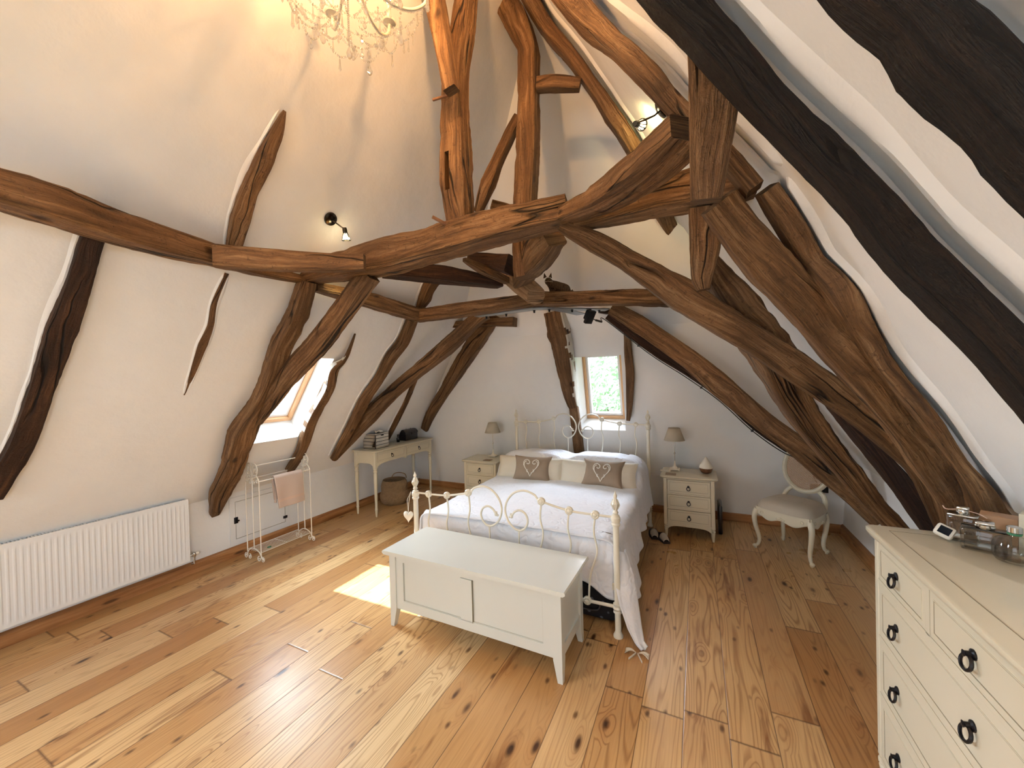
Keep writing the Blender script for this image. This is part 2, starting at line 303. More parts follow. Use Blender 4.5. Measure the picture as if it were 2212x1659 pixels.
# ------------------------------------------------------------------ mesh helpers
class MB:
    def __init__(s): s.v = []; s.f = []; s.uv = None
    def add(s, vs, fs):
        o = len(s.v); s.v += [tuple(v) for v in vs]; s.f += [tuple(i+o for i in f) for f in fs]; return s
    def box(s, c, d, rz=0, bev=0, mat=None):
        x, y, z = (k/2 for k in d)
        if bev:
            b = min(bev, x*.9, y*.9, z*.9); vs = []
            ring = []
            for sx, sy in ((1, 1), (-1, 1), (-1, -1), (1, -1)):
                for a in (0, 45, 90):
                    t = math.radians(a); ca, sa = math.cos(t), math.sin(t)
                    k = {(1, 1): (ca, sa), (-1, 1): (-sa, ca), (-1, -1): (-ca, -sa), (1, -1): (sa, -ca)}[(sx, sy)]
                    ring.append((sx*(x-b), sy*(y-b), k[0], k[1]))
            n = len(ring)
            lev = [(-z, 0), (-z+b*.3, .7), (-z+b, 1), (z-b, 1), (z-b*.3, .7), (z, 0)]
            for zz, r in lev:
                for (cx, cy, kx, ky) in ring: vs.append((cx+kx*b*r, cy+ky*b*r, zz))
            fs = [tuple(range(n-1, -1, -1)), tuple(range(5*n, 6*n))]
            for l in range(5):
                for i in range(n):
                    j = (i+1) % n; fs.append((l*n+i, l*n+j, (l+1)*n+j, (l+1)*n+i))
        else:
            vs = [(sx*x, sy*y, sz*z) for sz in (-1, 1) for sy in (-1, 1) for sx in (-1, 1)]
            fs = [(0, 2, 3, 1), (4, 5, 7, 6), (0, 1, 5, 4), (2, 6, 7, 3), (0, 4, 6, 2), (1, 3, 7, 5)]
        R_ = Matrix.Rotation(rz, 3, 'Z') if not isinstance(rz, Matrix) else rz
        C_ = Vector(c)
        return s.add([tuple(R_ @ Vector(v)+C_) for v in vs], fs)
    def lathe(s, prof, c=(0, 0, 0), n=20, ax=None, cap=True):
        vs = []; fs = []
        for r, z in prof:
            for i in range(n):
                a = 2*PI*i/n; vs.append((r*math.cos(a), r*math.sin(a), z))
        for l in range(len(prof)-1):
            for i in range(n):
                j = (i+1) % n; fs.append((l*n+i, l*n+j, (l+1)*n+j, (l+1)*n+i))
        if cap: fs += [tuple(range(n-1, -1, -1)), tuple(range((len(prof)-1)*n, len(prof)*n))]
        R_ = Vector((0, 0, 1)).rotation_difference(Vector(ax)).to_matrix() if ax else Matrix.Identity(3)
        C_ = Vector(c)
        return s.add([tuple(R_ @ Vector(v)+C_) for v in vs], fs)
    def tube(s, pts, r, n=8, closed=False):
        P = [Vector(p) for p in pts]; m = len(P)
        if m < 2: return s
        rs = r if isinstance(r, (list, tuple)) else [r]*m
        T = []
        for i in range(m):
            a = P[(i-1) % m] if (closed or i > 0) else P[i]; b = P[(i+1) % m] if (closed or i < m-1) else P[i]
            t = (b-a); T.append(t.normalized() if t.length > 1e-9 else Vector((0, 0, 1)))
        nrm = T[0].orthogonal().normalized(); vs = []
        for i in range(m):
            nrm = (nrm-T[i]*nrm.dot(T[i]));
            nrm = nrm.normalized() if nrm.length > 1e-6 else T[i].orthogonal().normalized()
            bn = T[i].cross(nrm)
            for k in range(n):
                a = 2*PI*k/n; vs.append(tuple(P[i]+(nrm*math.cos(a)+bn*math.sin(a))*rs[i]))
        fs = []
        for i in range(m if closed else m-1):
            j = (i+1) % m
            for k in range(n):
                l = (k+1) % n; fs.append((i*n+k, i*n+l, j*n+l, j*n+k))
        if not closed: fs += [tuple(range(n-1, -1, -1)), tuple(range((m-1)*n, m*n))]
        return s.add(vs, fs)
    def ball(s, c, r, n=12, sc=(1, 1, 1)):
        m = max(4, n//2); prof = [(r*math.sin(PI*i/m)*1.0+1e-5, -r*math.cos(PI*i/m)) for i in range(m+1)]
        o = len(s.v); s.lathe(prof, (0, 0, 0), n, cap=True)
        for i in range(o, len(s.v)):
            v = s.v[i]; s.v[i] = (v[0]*sc[0]+c[0], v[1]*sc[1]+c[1], v[2]*sc[2]+c[2])
        return s
    def torus(s, c, R_, r, ax=(0, 0, 1), n=20, k=8, sc=(1, 1)):
        q = Vector((0, 0, 1)).rotation_difference(Vector(ax)).to_matrix()
        return s.tube([Vector(c)+q @ Vector((R_*sc[0]*math.cos(2*PI*i/n), R_*sc[1]*math.sin(2*PI*i/n), 0)) for i in range(n)], r, k, True)
    def prism(s, poly, a, b, axis='Y'):
        """extrude a 2D polygon between a and b along an axis"""
        n = len(poly)
        def P(u, v, w): return {'Y': (u, w, v), 'X': (w, u, v), 'Z': (u, v, w)}[axis]
        vs = [P(u, v, a) for u, v in poly]+[P(u, v, b) for u, v in poly]
        return s.add(vs, [tuple(range(n-1, -1, -1)), tuple(range(n, 2*n))]+[(i, (i+1) % n, n+(i+1) % n, n+i) for i in range(n)])
    def grid(s, fn, nu, nv):
        vs = [fn(i/nu, j/nv) for j in range(nv+1) for i in range(nu+1)]
        return s.add(vs, [(j*(nu+1)+i, j*(nu+1)+i+1, (j+1)*(nu+1)+i+1, (j+1)*(nu+1)+i) for j in range(nv) for i in range(nu)])
    def xf(s, mat):
        s.v = [tuple(mat @ Vector(v)) for v in s.v]; return s
    def build(s, name, mat, parent=None, smooth=True, angle=35, loc=None):
        me = bpy.data.meshes.new(name)
        v = s.v
        if loc is not None: v = [(a-loc[0], b-loc[1], c-loc[2]) for a, b, c in v]
        me.from_pydata(v, [], s.f)
        bm = bmesh.new(); bm.from_mesh(me); bmesh.ops.recalc_face_normals(bm, faces=bm.faces); bm.to_mesh(me); bm.free()
        me.update()
        mats = mat if isinstance(mat, list) else [mat]
        for k in mats: me.materials.append(k)
        if smooth:
            me.shade_smooth(); 
            try: me.set_sharp_from_angle(angle=math.radians(angle))
            except Exception: pass
        o = bpy.data.objects.new(name, me); COL.objects.link(o)
        if parent: o.parent = parent
        if loc is not None: o.location = loc
        return o
def tag(o, label=None, cat=None, group=None, kind=None):
    if label: o['label'] = label
    if cat: o['category'] = cat
    if group: o['group'] = group
    if kind: o['kind'] = kind
    return o
def thing(name, loc, rz=0, label=None, cat=None, group=None):
    o = bpy.data.objects.new(name, None); COL.objects.link(o); o.location = loc; o.rotation_euler = (0, 0, rz)
    o.empty_display_size = .1
    return tag(o, label, cat, group)
def copy_tree(o, parent=None):
    c = o.copy(); COL.objects.link(c); c.parent = parent
    for ch in list(o.children): copy_tree(ch, c)
    return c
def smoothpts(P, n=8, closed=False):
    """Catmull-Rom through points"""
    P = [Vector(p) for p in P]; out = []; m = len(P)
    for i in range(m if closed else m-1):
        g = lambda k: P[k % m] if closed else P[min(max(k, 0), m-1)]
        a, b, c, d = g(i-1), g(i), g(i+1), g(i+2)
        for k in range(n):
            t = k/n; out.append(.5*((2*b)+(c-a)*t+(2*a-5*b+4*c-d)*t*t+(3*b-a-3*c+d)*t**3))
    if not closed: out.append(P[-1])
    return out
# ------------------------------------------------------------------ room shell
A54, A58 = math.radians(54), math.radians(58)
nL = Vector((math.sin(A54), 0, -math.cos(A54))); PLp = Vector((-4.1, 0, .62))
nR = Vector((-math.sin(A58), 0, -math.cos(A58))); PRp = Vector((1.3, 0, .8))
nB = Vector((0, -2.2, -.52)).normalized(); PBp = Vector((0, 4.97, 0))
nC = Vector((0, -2.5, -1.5)).normalized(); PCp = Vector((0, 4.45, 2.2))
YF = -2.6
PL = {'floor': (Vector((0, 0, 0)), Vector((0, 0, 1))), 'LK': (Vector((-4.1, 0, 0)), Vector((1, 0, 0))), 'L': (PLp, nL), 'R': (PRp, nR),
      'RK': (Vector((1.3, 0, 0)), Vector((-1, 0, 0))), 'B': (PBp, nB), 'C': (PCp, nC), 'F': (Vector((0, YF, 0)), Vector((0, 1, 0)))}
UV = {'floor': (Vector((1, 0, 0)), Vector((0, 1, 0))), 'LK': (Vector((0, 1, 0)), Vector((0, 0, 1))), 'RK': (Vector((0, 1, 0)), Vector((0, 0, 1))),
      'F': (Vector((1, 0, 0)), Vector((0, 0, 1))), 'L': (Vector((0, 1, 0)), Vector((math.cos(A54), 0, math.sin(A54)))), 'R': (Vector((0, 1, 0)), Vector((-math.cos(A58), 0, math.sin(A58)))),
      'B': (Vector((1, 0, 0)), Vector((0, -.52, 2.2)).normalized()), 'C': (Vector((1, 0, 0)), Vector((0, -1.5, 2.5)).normalized())}
DEEP = .22
def face_mesh(bm, key, holes=()):
    P, n = PL[key]; u, v = UV[key]
    t = bmesh.new()
    us = sorted({-12, 12, *[h[0] for h in holes], *[h[1] for h in holes]}); vs = sorted({-12, 12, *[h[2] for h in holes], *[h[3] for h in holes]})
    for i in range(len(us)-1):
        for j in range(len(vs)-1):
            cu, cv = (us[i]+us[i+1])/2, (vs[j]+vs[j+1])/2
            if any(h[0] < cu < h[1] and h[2] < cv < h[3] for h in holes): continue
            t.faces.new([t.verts.new(P+u*a+v*b) for a, b in ((us[i], vs[j]), (us[i+1], vs[j]), (us[i+1], vs[j+1]), (us[i], vs[j+1]))])
    for k, (p, m) in PL.items():
        if k == key: continue
        bmesh.ops.bisect_plane(t, geom=list(t.verts)+list(t.edges)+list(t.faces), plane_co=p, plane_no=m, clear_inner=True)
    for h in holes:                       # the reveal of the opening
        cs = [P+u*a+v*b for a, b in ((h[0], h[2]), (h[1], h[2]), (h[1], h[3]), (h[0], h[3]))]
        for i in range(4):
            a, b = cs[i], cs[(i+1) % 4]; dp = h[4]-.06
            ds = [P+u*x+v*y-n*dp for x, y in ((h[0]+h[5], h[2]+h[7]), (h[1]-h[6], h[2]+h[7]), (h[1]-h[6], h[3]-h[8]), (h[0]+h[5], h[3]-h[8]))]
            c_, d_ = ds[i], ds[(i+1) % 4]
            t.faces.new([t.verts.new(x) for x in (a, b, d_, c_)]); t.faces.new([t.verts.new(x) for x in (c_, d_, d_-n*.15, c_-n*.15)])
    off = {}
    for f in t.faces:
        bm.faces.new([bm.verts.new(w.co) for w in f.verts])
    t.free()
def room_part(name, keys, mat, holes={}):
    bm = bmesh.new()
    for k in keys: face_mesh(bm, k, holes.get(k, ()))
    bmesh.ops.remove_doubles(bm, verts=bm.verts, dist=.0005)
    if len(keys) == 2:
        es = [e for e in bm.edges if len(e.link_faces) == 2 and .3 < e.link_faces[0].normal.angle(e.link_faces[1].normal) < 1.2 or (len(e.link_faces) == 2 and keys[0] == 'B' and .1 < e.link_faces[0].normal.angle(e.link_faces[1].normal) < 1.0)]
        es = [e for e in es if abs((e.verts[0].co-e.verts[1].co).z) < .01 and (e.verts[0].co-e.verts[1].co).length > 2]
        bmesh.ops.bevel(bm, geom=es, offset=.16, segments=6, profile=.5, affect='EDGES')
        for f in bm.faces: f.smooth = True
        for e in bm.edges: e.smooth = len(e.link_faces) == 2 and e.link_faces[0].normal.angle(e.link_faces[1].normal, 0) < .3
    me = bpy.data.meshes.new(name); bm.to_mesh(me); bm.free(); me.materials.append(mat)
    o = bpy.data.objects.new(name, me); COL.objects.link(o); o['kind'] = 'structure'; return o
def vcoord(key, z):   # distance up the slope from the reference point to height z
    P, n = PL[key]; return (z-P.z)/UV[key][1].z
H1 = (2.02, 2.62, vcoord('L', 1.12), vcoord('L', 1.90), .27, 0, -.03, .05, 0)
H2 = (-1.365, -.785, 1.035, 1.955, .32, .05, .035, .055, 0)
H3 = (-2.5, -.5, .75, 2.35, .22, 0, 0, 0, 0)  # unseen gable opening, added to let light in
H4 = (-1.25, -.25, vcoord('L', 1.5), vcoord('L', 2.5), .22, 0, 0, 0, 0)
room_part('floor', ['floor'], M['floor'])
room_part('wall_left', ['LK', 'L'], M['plaster'], {'L': [H1, H4]})
H5 = (-1.55, -.55, vcoord('R', 1.35), vcoord('R', 2.25), .22, 0, 0, 0, 0)  # unseen opening in the right slope, added as a light source
room_part('wall_right', ['RK', 'R'], M['plaster'], {'R': [H5]})
room_part('wall_back', ['B', 'C'], M['plaster'], {'B': [H2]})
room_part('wall_front', ['F'], M['plaster'], {'F': [H3]})
def window(idx, key, h, fr=.05, sash=.035, inset=0):
    DEEP = h[4]; h = (h[0]+h[5], h[1]-h[6], h[2]+h[7], h[3]-h[8])
    P, n = PL[key]; u, v = UV[key]; o = -n
    w, hh = h[1]-h[0], h[3]-h[2]
    if u.cross(v).dot(o) < 0: u = -u
    mt = Matrix((( u.x, v.x, o.x), (u.y, v.y, o.y), (u.z, v.z, o.z))).to_4x4()
    c = P+UV[key][0]*(h[0]+h[1])/2+v*(h[2]+h[3])/2
    root = thing('window_%d' % idx, c); root['kind'] = 'structure'
    root.rotation_euler = mt.to_euler()
    def ring(W, Hh, t, z0, z1):
        m = MB(); zc, d = (z0+z1)/2, z1-z0
        m.box((-(W-t)/2, 0, zc), (t, Hh, d), bev=.004); m.box(((W-t)/2, 0, zc), (t, Hh, d), bev=.004)
        m.box((0, -(Hh-t)/2, zc), (W-2*t, t, d), bev=.004); m.box((0, (Hh-t)/2, zc), (W-2*t, t, d), bev=.004); return m
    a = ring(w-2*inset, hh-2*inset, fr, DEEP-.06, DEEP+.08).build('window_frame', M['pine'], root)
    b = ring(w-2*inset-2*fr, hh-2*inset-2*fr, sash, DEEP-.03, DEEP+.04).build('window_sash', M['white'], root)
    g = MB().box((0, 0, DEEP+.01), (w-2*inset-2*fr-2*sash+.01, hh-2*inset-2*fr-2*sash+.01, .006)).build('window_pane', M['glass'], root, smooth=False)
    return root
window(1, 'L', H1, .042, .032); window(2, 'B', H2, .034, .032); window(3, 'F', H3, .06, .05); window(4, 'L', H4, .05, .04); window(5, 'R', H5, .05, .04)
# skirting boards
def skirt(name, a, b, inward, mat, h=.10, t=.022):
    a, b, n = Vector(a), Vector(b), Vector(inward); d = (b-a); L = d.length; d.normalize()
    prof = [(0, 0), (t, 0), (t, h*.8), (t*.6, h*.93), (t*.3, h), (0, h)]
    vs = []; 
    for e in (a, b): vs += [tuple(e+n*x+Vector((0, 0, z))) for x, z in prof]
    k = len(prof); fs = [tuple(range(k)), tuple(range(k, 2*k))]+[(i, (i+1) % k, k+(i+1) % k, k+i) for i in range(k)]
    m = MB(); m.add(vs, fs); o = m.build(name, mat, smooth=False); o['kind'] = 'structure'
skirt('baseboard_left', (-4.1, YF, 0), (-4.1, 4.97, 0), (1, 0, 0), M['base'])
skirt('baseboard_back', (-4.1, 4.962, 0), (1.3, 4.962, 0), (0, -1, 0), M['basex'])
skirt('baseboard_right', (1.3, YF, 0), (1.3, 4.97, 0), (-1, 0, 0), M['base'])
# ------------------------------------------------------------------ timbers
BEAMS = [
('ring_beam', 'long curved oak beam running in from the left edge over the radiator wall', [[-2.694,0.279,2.446,0.132,0.125],[-2.471,0.425,2.445,0.145,0.138],[-2.459,0.508,2.448,0.142,0.135],[-2.483,0.666,2.449,0.157,0.15],[-2.556,0.871,2.449,0.149,0.141],[-2.6,1.094,2.449,0.143,0.136],[-2.636,1.367,2.45,0.119,0.113],[-2.698,1.655,2.45,0.078,0.074],[-2.679,1.929,2.45,0.058,0.055]], [0.0, 0.0, 1.0], 0, 1),
('splice_plate', 'short squared oak plank lapped over the left beams below the black spotlight', [[-2.528,1.287,2.419,0.13,0.065],[-2.422,1.404,2.419,0.126,0.063],[-2.294,1.531,2.419,0.124,0.062],[-2.108,1.691,2.419,0.114,0.057],[-1.889,1.814,2.419,0.097,0.048]], [0.0, 1.0, 0.0], 0, 0.35),
('tie_beam', 'large pegged oak tie beam crossing the centre with a long crack along it', [[-2.764,2.0,2.465,0.062,0.056],[-2.422,2.042,2.514,0.181,0.163],[-2.158,2.083,2.534,0.215,0.193],[-1.926,2.118,2.554,0.228,0.206],[-1.553,2.172,2.593,0.207,0.186],[-1.178,2.224,2.636,0.205,0.185],[-0.91,2.266,2.657,0.185,0.166],[-0.696,2.3,2.672,0.171,0.154]], [0.0, 0.0, 1.0], 0, 1),
('tie_beam', 'thick oak beam rising from the centre joint up to the foreground post', [[-0.675,2.22,2.618,0.138,0.076],[-0.415,2.015,2.574,0.185,0.102],[-0.244,1.863,2.562,0.201,0.11],[-0.115,1.734,2.567,0.195,0.107],[-0.009,1.62,2.578,0.175,0.096]], [0.0, 0.0, 1.0], 0, 1),
('tie_beam', 'oak beam behind the foreground post with a ragged broken right end', [[-0.742,2.35,2.617,0.078,0.063],[-0.477,2.3,2.609,0.141,0.113],[-0.213,2.25,2.612,0.194,0.155],[0.015,2.2,2.59,0.205,0.164],[0.21,2.1,2.544,0.191,0.152],[0.333,2.05,2.482,0.039,0.031]], [0.0, 0.0, 1.0], 0, 1),
('dark_rafter', 'dark weathered rafter embedded in the left wall above the radiator', [[-2.644,0.875,2.572,0.086,0.043],[-2.753,0.853,2.421,0.08,0.04],[-2.929,0.841,2.179,0.093,0.047],[-3.08,0.821,1.97,0.111,0.056],[-3.29,0.799,1.681,0.095,0.047],[-3.501,0.776,1.392,0.1,0.05],[-3.609,0.747,1.243,0.101,0.05],[-3.761,0.699,1.034,0.087,0.043]], [0.809, 0.0, -0.588], 1, 1.3),
('wall_rafter', 'thin sliver of rafter tapering to a point above the radiator right end', [[-2.801,1.497,2.408,0.025,0.013],[-2.931,1.483,2.229,0.035,0.017],[-3.036,1.506,2.084,0.04,0.02],[-3.125,1.5,1.961,0.058,0.029],[-3.26,1.499,1.775,0.039,0.019],[-3.387,1.498,1.602,0.007,0.003]], [0.809, 0.0, -0.588], 0, 0.9),
('wall_rafter', 'short curved rafter sliver pointing up the ceiling left of the chandelier', [[-2.145,1.487,3.259,0.016,0.008],[-2.237,1.484,3.133,0.072,0.036],[-2.332,1.469,3.001,0.09,0.045],[-2.449,1.449,2.84,0.089,0.045],[-2.551,1.451,2.699,0.101,0.05],[-2.673,1.472,2.532,0.076,0.038]], [0.809, 0.0, -0.588], 0, 1.2),
('principal_post', 'gnarled knobbly oak post leaning on the wall left of the side skylight', [[-2.648,1.978,2.448,0.106,0.096],[-2.835,2.007,2.189,0.131,0.117],[-3.001,1.982,1.96,0.132,0.119],[-3.201,2.016,1.686,0.138,0.124],[-3.361,1.991,1.465,0.135,0.121],[-3.518,1.959,1.248,0.171,0.154],[-3.753,1.993,0.925,0.153,0.137],[-3.921,1.979,0.694,0.135,0.121],[-4.086,2.009,0.469,0.062,0.056]], [0.809, 0.0, -0.588], 0, 1.8),
('diagonal_brace', 'straight oak brace slanting in front of the side skylight', [[-2.159,2.12,2.46,0.147,0.103],[-2.387,2.107,2.251,0.147,0.103],[-2.686,2.084,1.984,0.159,0.111],[-2.949,2.048,1.774,0.147,0.103],[-3.179,2.029,1.57,0.124,0.087],[-3.408,2.02,1.353,0.082,0.057]], [0.0, 1.0, 0.0], 0, 1),
('wall_rafter', 'rafter with a whitewashed flank right of the side skylight', [[-2.941,2.677,2.131,0.014,0.009],[-3.103,2.699,1.907,0.041,0.025],[-3.182,2.617,1.797,0.101,0.061],[-3.322,2.665,1.604,0.101,0.061],[-3.549,2.637,1.293,0.112,0.067],[-3.777,2.688,0.979,0.103,0.062],[-3.942,2.659,0.752,0.092,0.055]], [0.809, 0.0, -0.588], 0, 1.2),
('ring_beam', 'oak ring beam running back along the left slope behind the slanting brace', [[-2.683,2.065,2.417,0.072,0.064],[-2.676,2.555,2.409,0.129,0.116],[-2.678,2.905,2.39,0.138,0.124],[-2.672,3.308,2.364,0.141,0.126]], [0.0, 0.0, 1.0], 0, 1),
('dark_plank_beam', 'dark squared beam just below and behind the main tie beam', [[-2.22,2.315,2.548,0.156,0.109],[-1.932,2.668,2.548,0.18,0.126],[-1.64,3.202,2.549,0.108,0.075]], [0.0, 0.0, 1.0], 1, 0.5),
('wall_rafter', 'rafter standing behind the brace left of the console table', [[-2.712,3.303,2.427,0.118,0.083],[-2.809,3.322,2.294,0.117,0.082],[-2.944,3.346,2.107,0.128,0.09],[-3.072,3.285,1.931,0.124,0.087],[-3.225,3.271,1.721,0.104,0.073],[-3.418,3.215,1.456,0.116,0.081],[-3.657,3.213,1.127,0.098,0.069],[-3.919,3.196,0.767,0.081,0.057]], [0.809, 0.0, -0.588], 0, 1),
('diagonal_brace', 'long straight brace whose foot ends above the console table left end', [[-2.159,3.85,2.432,0.159,0.111],[-2.263,3.813,2.358,0.144,0.101],[-2.603,3.705,2.056,0.17,0.119],[-2.961,3.583,1.775,0.142,0.099],[-3.271,3.48,1.519,0.143,0.1],[-3.541,3.398,1.265,0.171,0.12],[-3.818,3.319,0.979,0.134,0.094],[-4.018,3.27,0.738,0.059,0.042]], [0.0, 1.0, 0.0], 0, 0.8),
('wall_rafter', 'slim rafter behind the mirrored box on the console table', [[-3.289,3.952,1.702,0.065,0.039],[-3.512,4.015,1.395,0.072,0.043],[-3.681,4.024,1.162,0.082,0.049],[-3.891,4.041,0.873,0.068,0.041]], [0.809, 0.0, -0.588], 0, 1),
('hip_rafter', 'curved hip rafter ending behind the black box on the console table', [[-2.292,4.3,2.494,0.188,0.151],[-2.399,4.337,2.374,0.183,0.147],[-2.639,4.391,2.156,0.199,0.159],[-2.903,4.465,1.891,0.19,0.152],[-3.312,4.58,1.48,0.144,0.115],[-3.607,4.67,1.17,0.137,0.11],[-3.792,4.75,0.932,0.115,0.092]], [0.0, -0.973, -0.23], 0, 1.1),
('upper_rafter', 'short length of rafter seen between the tie beam and the left ring beam', [[-2.451,3.428,2.804,0.122,0.085],[-2.537,3.336,2.684,0.131,0.092],[-2.634,3.352,2.551,0.128,0.09],[-2.715,3.353,2.44,0.07,0.049]], [0.809, 0.0, -0.588], 0, 1),
('wall_stub', 'short horizontal timber stub under the back ring beam left of the metal rail', [[-3.033,4.22,2.393,0.078,0.094],[-2.371,4.22,2.375,0.088,0.106],[-1.972,4.22,2.348,0.11,0.132]], [0.0, 1.0, 0.0], 0, 0.6),
('ring_beam', 'left half of the back ring beam above the bedside lamp', [[-2.679,3.27,2.354,0.134,0.121],[-2.156,3.382,2.386,0.147,0.132],[-1.627,3.495,2.421,0.138,0.124],[-1.336,3.559,2.429,0.139,0.126]], [0.0, 0.0, 1.0], 0, 1),
('ring_beam', 'right half of the back ring beam with the cat lying on it', [[-1.35,3.525,2.428,0.146,0.131],[-1.077,3.688,2.428,0.143,0.129],[-0.832,3.808,2.428,0.147,0.132],[-0.428,4.055,2.428,0.165,0.148],[-0.005,4.618,2.429,0.116,0.105]], [0.0, 0.0, 1.0], 0, 1),
('dark_plank_beam', 'thin dark timber under the back ring beam right of the black floodlight', [[-0.959,4.255,2.38,0.038,0.034],[-0.512,4.814,2.379,0.113,0.101],[0.058,5.565,2.379,0.128,0.115]], [0.0, 0.0, 1.0], 1, 0.5),
('king_post', 'upright oak post with two slot mortises standing on the tie beam', [[-1.27,2.2,4.545,0.121,0.109],[-1.304,2.2,4.263,0.112,0.101],[-1.351,2.2,3.982,0.132,0.118],[-1.41,2.2,3.732,0.138,0.125],[-1.426,2.2,3.522,0.145,0.13],[-1.432,2.201,3.278,0.167,0.15],[-1.429,2.201,2.968,0.184,0.165],[-1.413,2.2,2.686,0.137,0.124]], [0.0, 1.0, 0.0], 0, 1.0),
('short_brace', 'squared brace nailed on the front of the slotted king post', [[-1.507,2.02,4.405,0.106,0.085],[-1.433,2.021,3.995,0.112,0.089],[-1.385,2.023,3.747,0.1,0.08],[-1.336,2.02,3.446,0.085,0.068]], [0.0, 1.0, 0.0], 0, 0.3),
('queen_post', 'bent oak post with a kink near its top, right of the slotted post', [[-1.348,2.72,4.918,0.166,0.149],[-1.285,2.72,4.595,0.165,0.148],[-1.18,2.721,4.348,0.18,0.162],[-1.102,2.72,4.13,0.136,0.122],[-1.103,2.72,4.021,0.14,0.126],[-1.107,2.72,3.745,0.14,0.126],[-1.127,2.72,3.369,0.153,0.138],[-1.158,2.72,2.991,0.151,0.136],[-1.178,2.72,2.572,0.153,0.137],[-1.172,2.72,2.43,0.139,0.125]], [0.0, 1.0, 0.0], 0, 1),
('cross_strut', 'short level strut joining the kinked post to a rafter', [[-1.023,2.68,3.813,0.088,0.071],[-0.889,2.705,3.795,0.096,0.077],[-0.719,2.75,3.754,0.074,0.059]], [0.0, 1.0, 0.0], 0, 1),
('angle_strut', 'curved slanting strut between the slotted post and the kinked post', [[-1.248,2.86,3.757,0.084,0.067],[-1.351,2.86,3.625,0.087,0.07],[-1.456,2.86,3.462,0.088,0.07],[-1.549,2.86,3.301,0.113,0.09],[-1.659,2.86,3.085,0.063,0.051]], [0.0, 1.0, 0.0], 0, 1),
('wall_stub', 'small timber end poking from the ceiling behind the tie beam between two posts', [[-1.633,3.1,3.23,0.085,0.085],[-1.458,3.1,3.166,0.057,0.057]], [0.0, 1.0, 0.0], 0, 0.5),
('knee_brace', 'broad knee brace dropping from the tie beam to the round log end', [[-0.855,2.45,2.624,0.203,0.162],[-1.018,2.6,2.55,0.21,0.168],[-1.223,2.85,2.521,0.166,0.133],[-1.393,3.05,2.495,0.103,0.082]], [0.0, 1.0, 0.0], 0, 0.7),
('slotted_strut', 'slim strut with a long slot beside the round log end', [[-1.613,2.55,2.592,0.029,0.029],[-1.579,2.76,2.567,0.064,0.064],[-1.518,3.1,2.537,0.058,0.058]], [0.0, 0.0, 1.0], 0, 0.3),
('dark_plank_beam', 'shaded short timber behind the slotted strut', [[-1.763,2.9,2.723,0.121,0.073],[-1.363,2.9,2.593,0.244,0.146]], [0.0, 0.0, 1.0], 1, 0.4),  # dark oak tone paints the shade this piece lies in
('log_end', 'pale sawn log end jutting out in front of the back ring beam', [[-1.767,3.5,2.787,0.192,0.192],[-1.427,3.2,2.523,0.195,0.195],[-1.202,3.0,2.347,0.166,0.166]], [0.0, 0.0, 1.0], 3, 0.6),
('wall_post', 'split oak post with white plaster in its crack, left of the back window', [[-1.486,4.271,2.438,0.212,0.169],[-1.459,4.325,2.21,0.248,0.198],[-1.432,4.366,2.035,0.22,0.176],[-1.405,4.448,1.687,0.184,0.147],[-1.384,4.508,1.434,0.144,0.115],[-1.356,4.54,1.297,0.11,0.088]], [0.0, -0.973, -0.23], 0, 1.3),
('wall_post', 'lower oak post running down behind the bed headboard', [[-1.388,4.618,1.314,0.109,0.065],[-1.38,4.68,1.054,0.115,0.069],[-1.372,4.773,0.66,0.122,0.073]], [0.0, -0.973, -0.23], 0, 1),
('wall_post', 'narrow rounded post at the right edge of the back window', [[-0.695,4.404,2.179,0.063,0.038],[-0.695,4.463,1.926,0.082,0.049],[-0.689,4.52,1.685,0.094,0.056],[-0.705,4.574,1.459,0.081,0.048],[-0.72,4.615,1.283,0.064,0.038],[-0.742,4.65,1.139,0.042,0.025]], [0.0, -0.973, -0.23], 0, 0.7),
('diagonal_brace', 'long curved brace from the centre joint down to the dresser end', [[-0.742,2.3,2.594,0.068,0.055],[-0.549,2.336,2.473,0.116,0.093],[-0.365,2.373,2.342,0.116,0.093],[-0.085,2.433,2.121,0.171,0.137],[0.089,2.471,1.985,0.159,0.127],[0.281,2.512,1.838,0.141,0.113],[0.459,2.551,1.695,0.155,0.124],[0.642,2.593,1.539,0.136,0.109],[0.781,2.628,1.403,0.115,0.092],[0.92,2.666,1.249,0.093,0.074],[1.025,2.698,1.115,0.08,0.064],[1.119,2.75,0.861,0.059,0.047],[1.199,2.795,0.687,0.056,0.045]], [0.0, 1.0, 0.0], 0, 1),
('diagonal_brace', 'broad heavy brace dropping from the foreground post towards the dresser', [[0.085,1.749,2.334,0.133,0.093],[0.163,1.81,2.222,0.135,0.095],[0.267,1.883,2.091,0.151,0.105],[0.351,1.938,1.992,0.141,0.099],[0.425,1.986,1.907,0.14,0.098],[0.576,2.09,1.72,0.15,0.105],[0.676,2.156,1.601,0.146,0.102],[0.835,2.269,1.399,0.15,0.105],[0.944,2.36,1.235,0.151,0.106],[1.05,2.459,1.056,0.128,0.09],[1.117,2.554,0.883,0.119,0.083],[1.198,2.646,0.68,0.113,0.079]], [0.0, 1.0, 0.0], 0, 1),
('wall_rafter', 'wavy edged rafter against the right slope behind the broad brace', [[0.252,1.782,2.36,0.084,0.067],[0.345,1.862,2.212,0.094,0.075],[0.419,1.932,2.094,0.089,0.071],[0.511,1.932,1.943,0.111,0.089],[0.626,2.054,1.762,0.097,0.077],[0.722,2.09,1.61,0.072,0.057],[0.812,2.091,1.465,0.067,0.053],[0.928,2.154,1.28,0.052,0.042],[1.0,2.184,1.163,0.081,0.065],[1.064,2.259,1.058,0.107,0.086]], [-0.848, 0.0, -0.53], 0, 1.4),
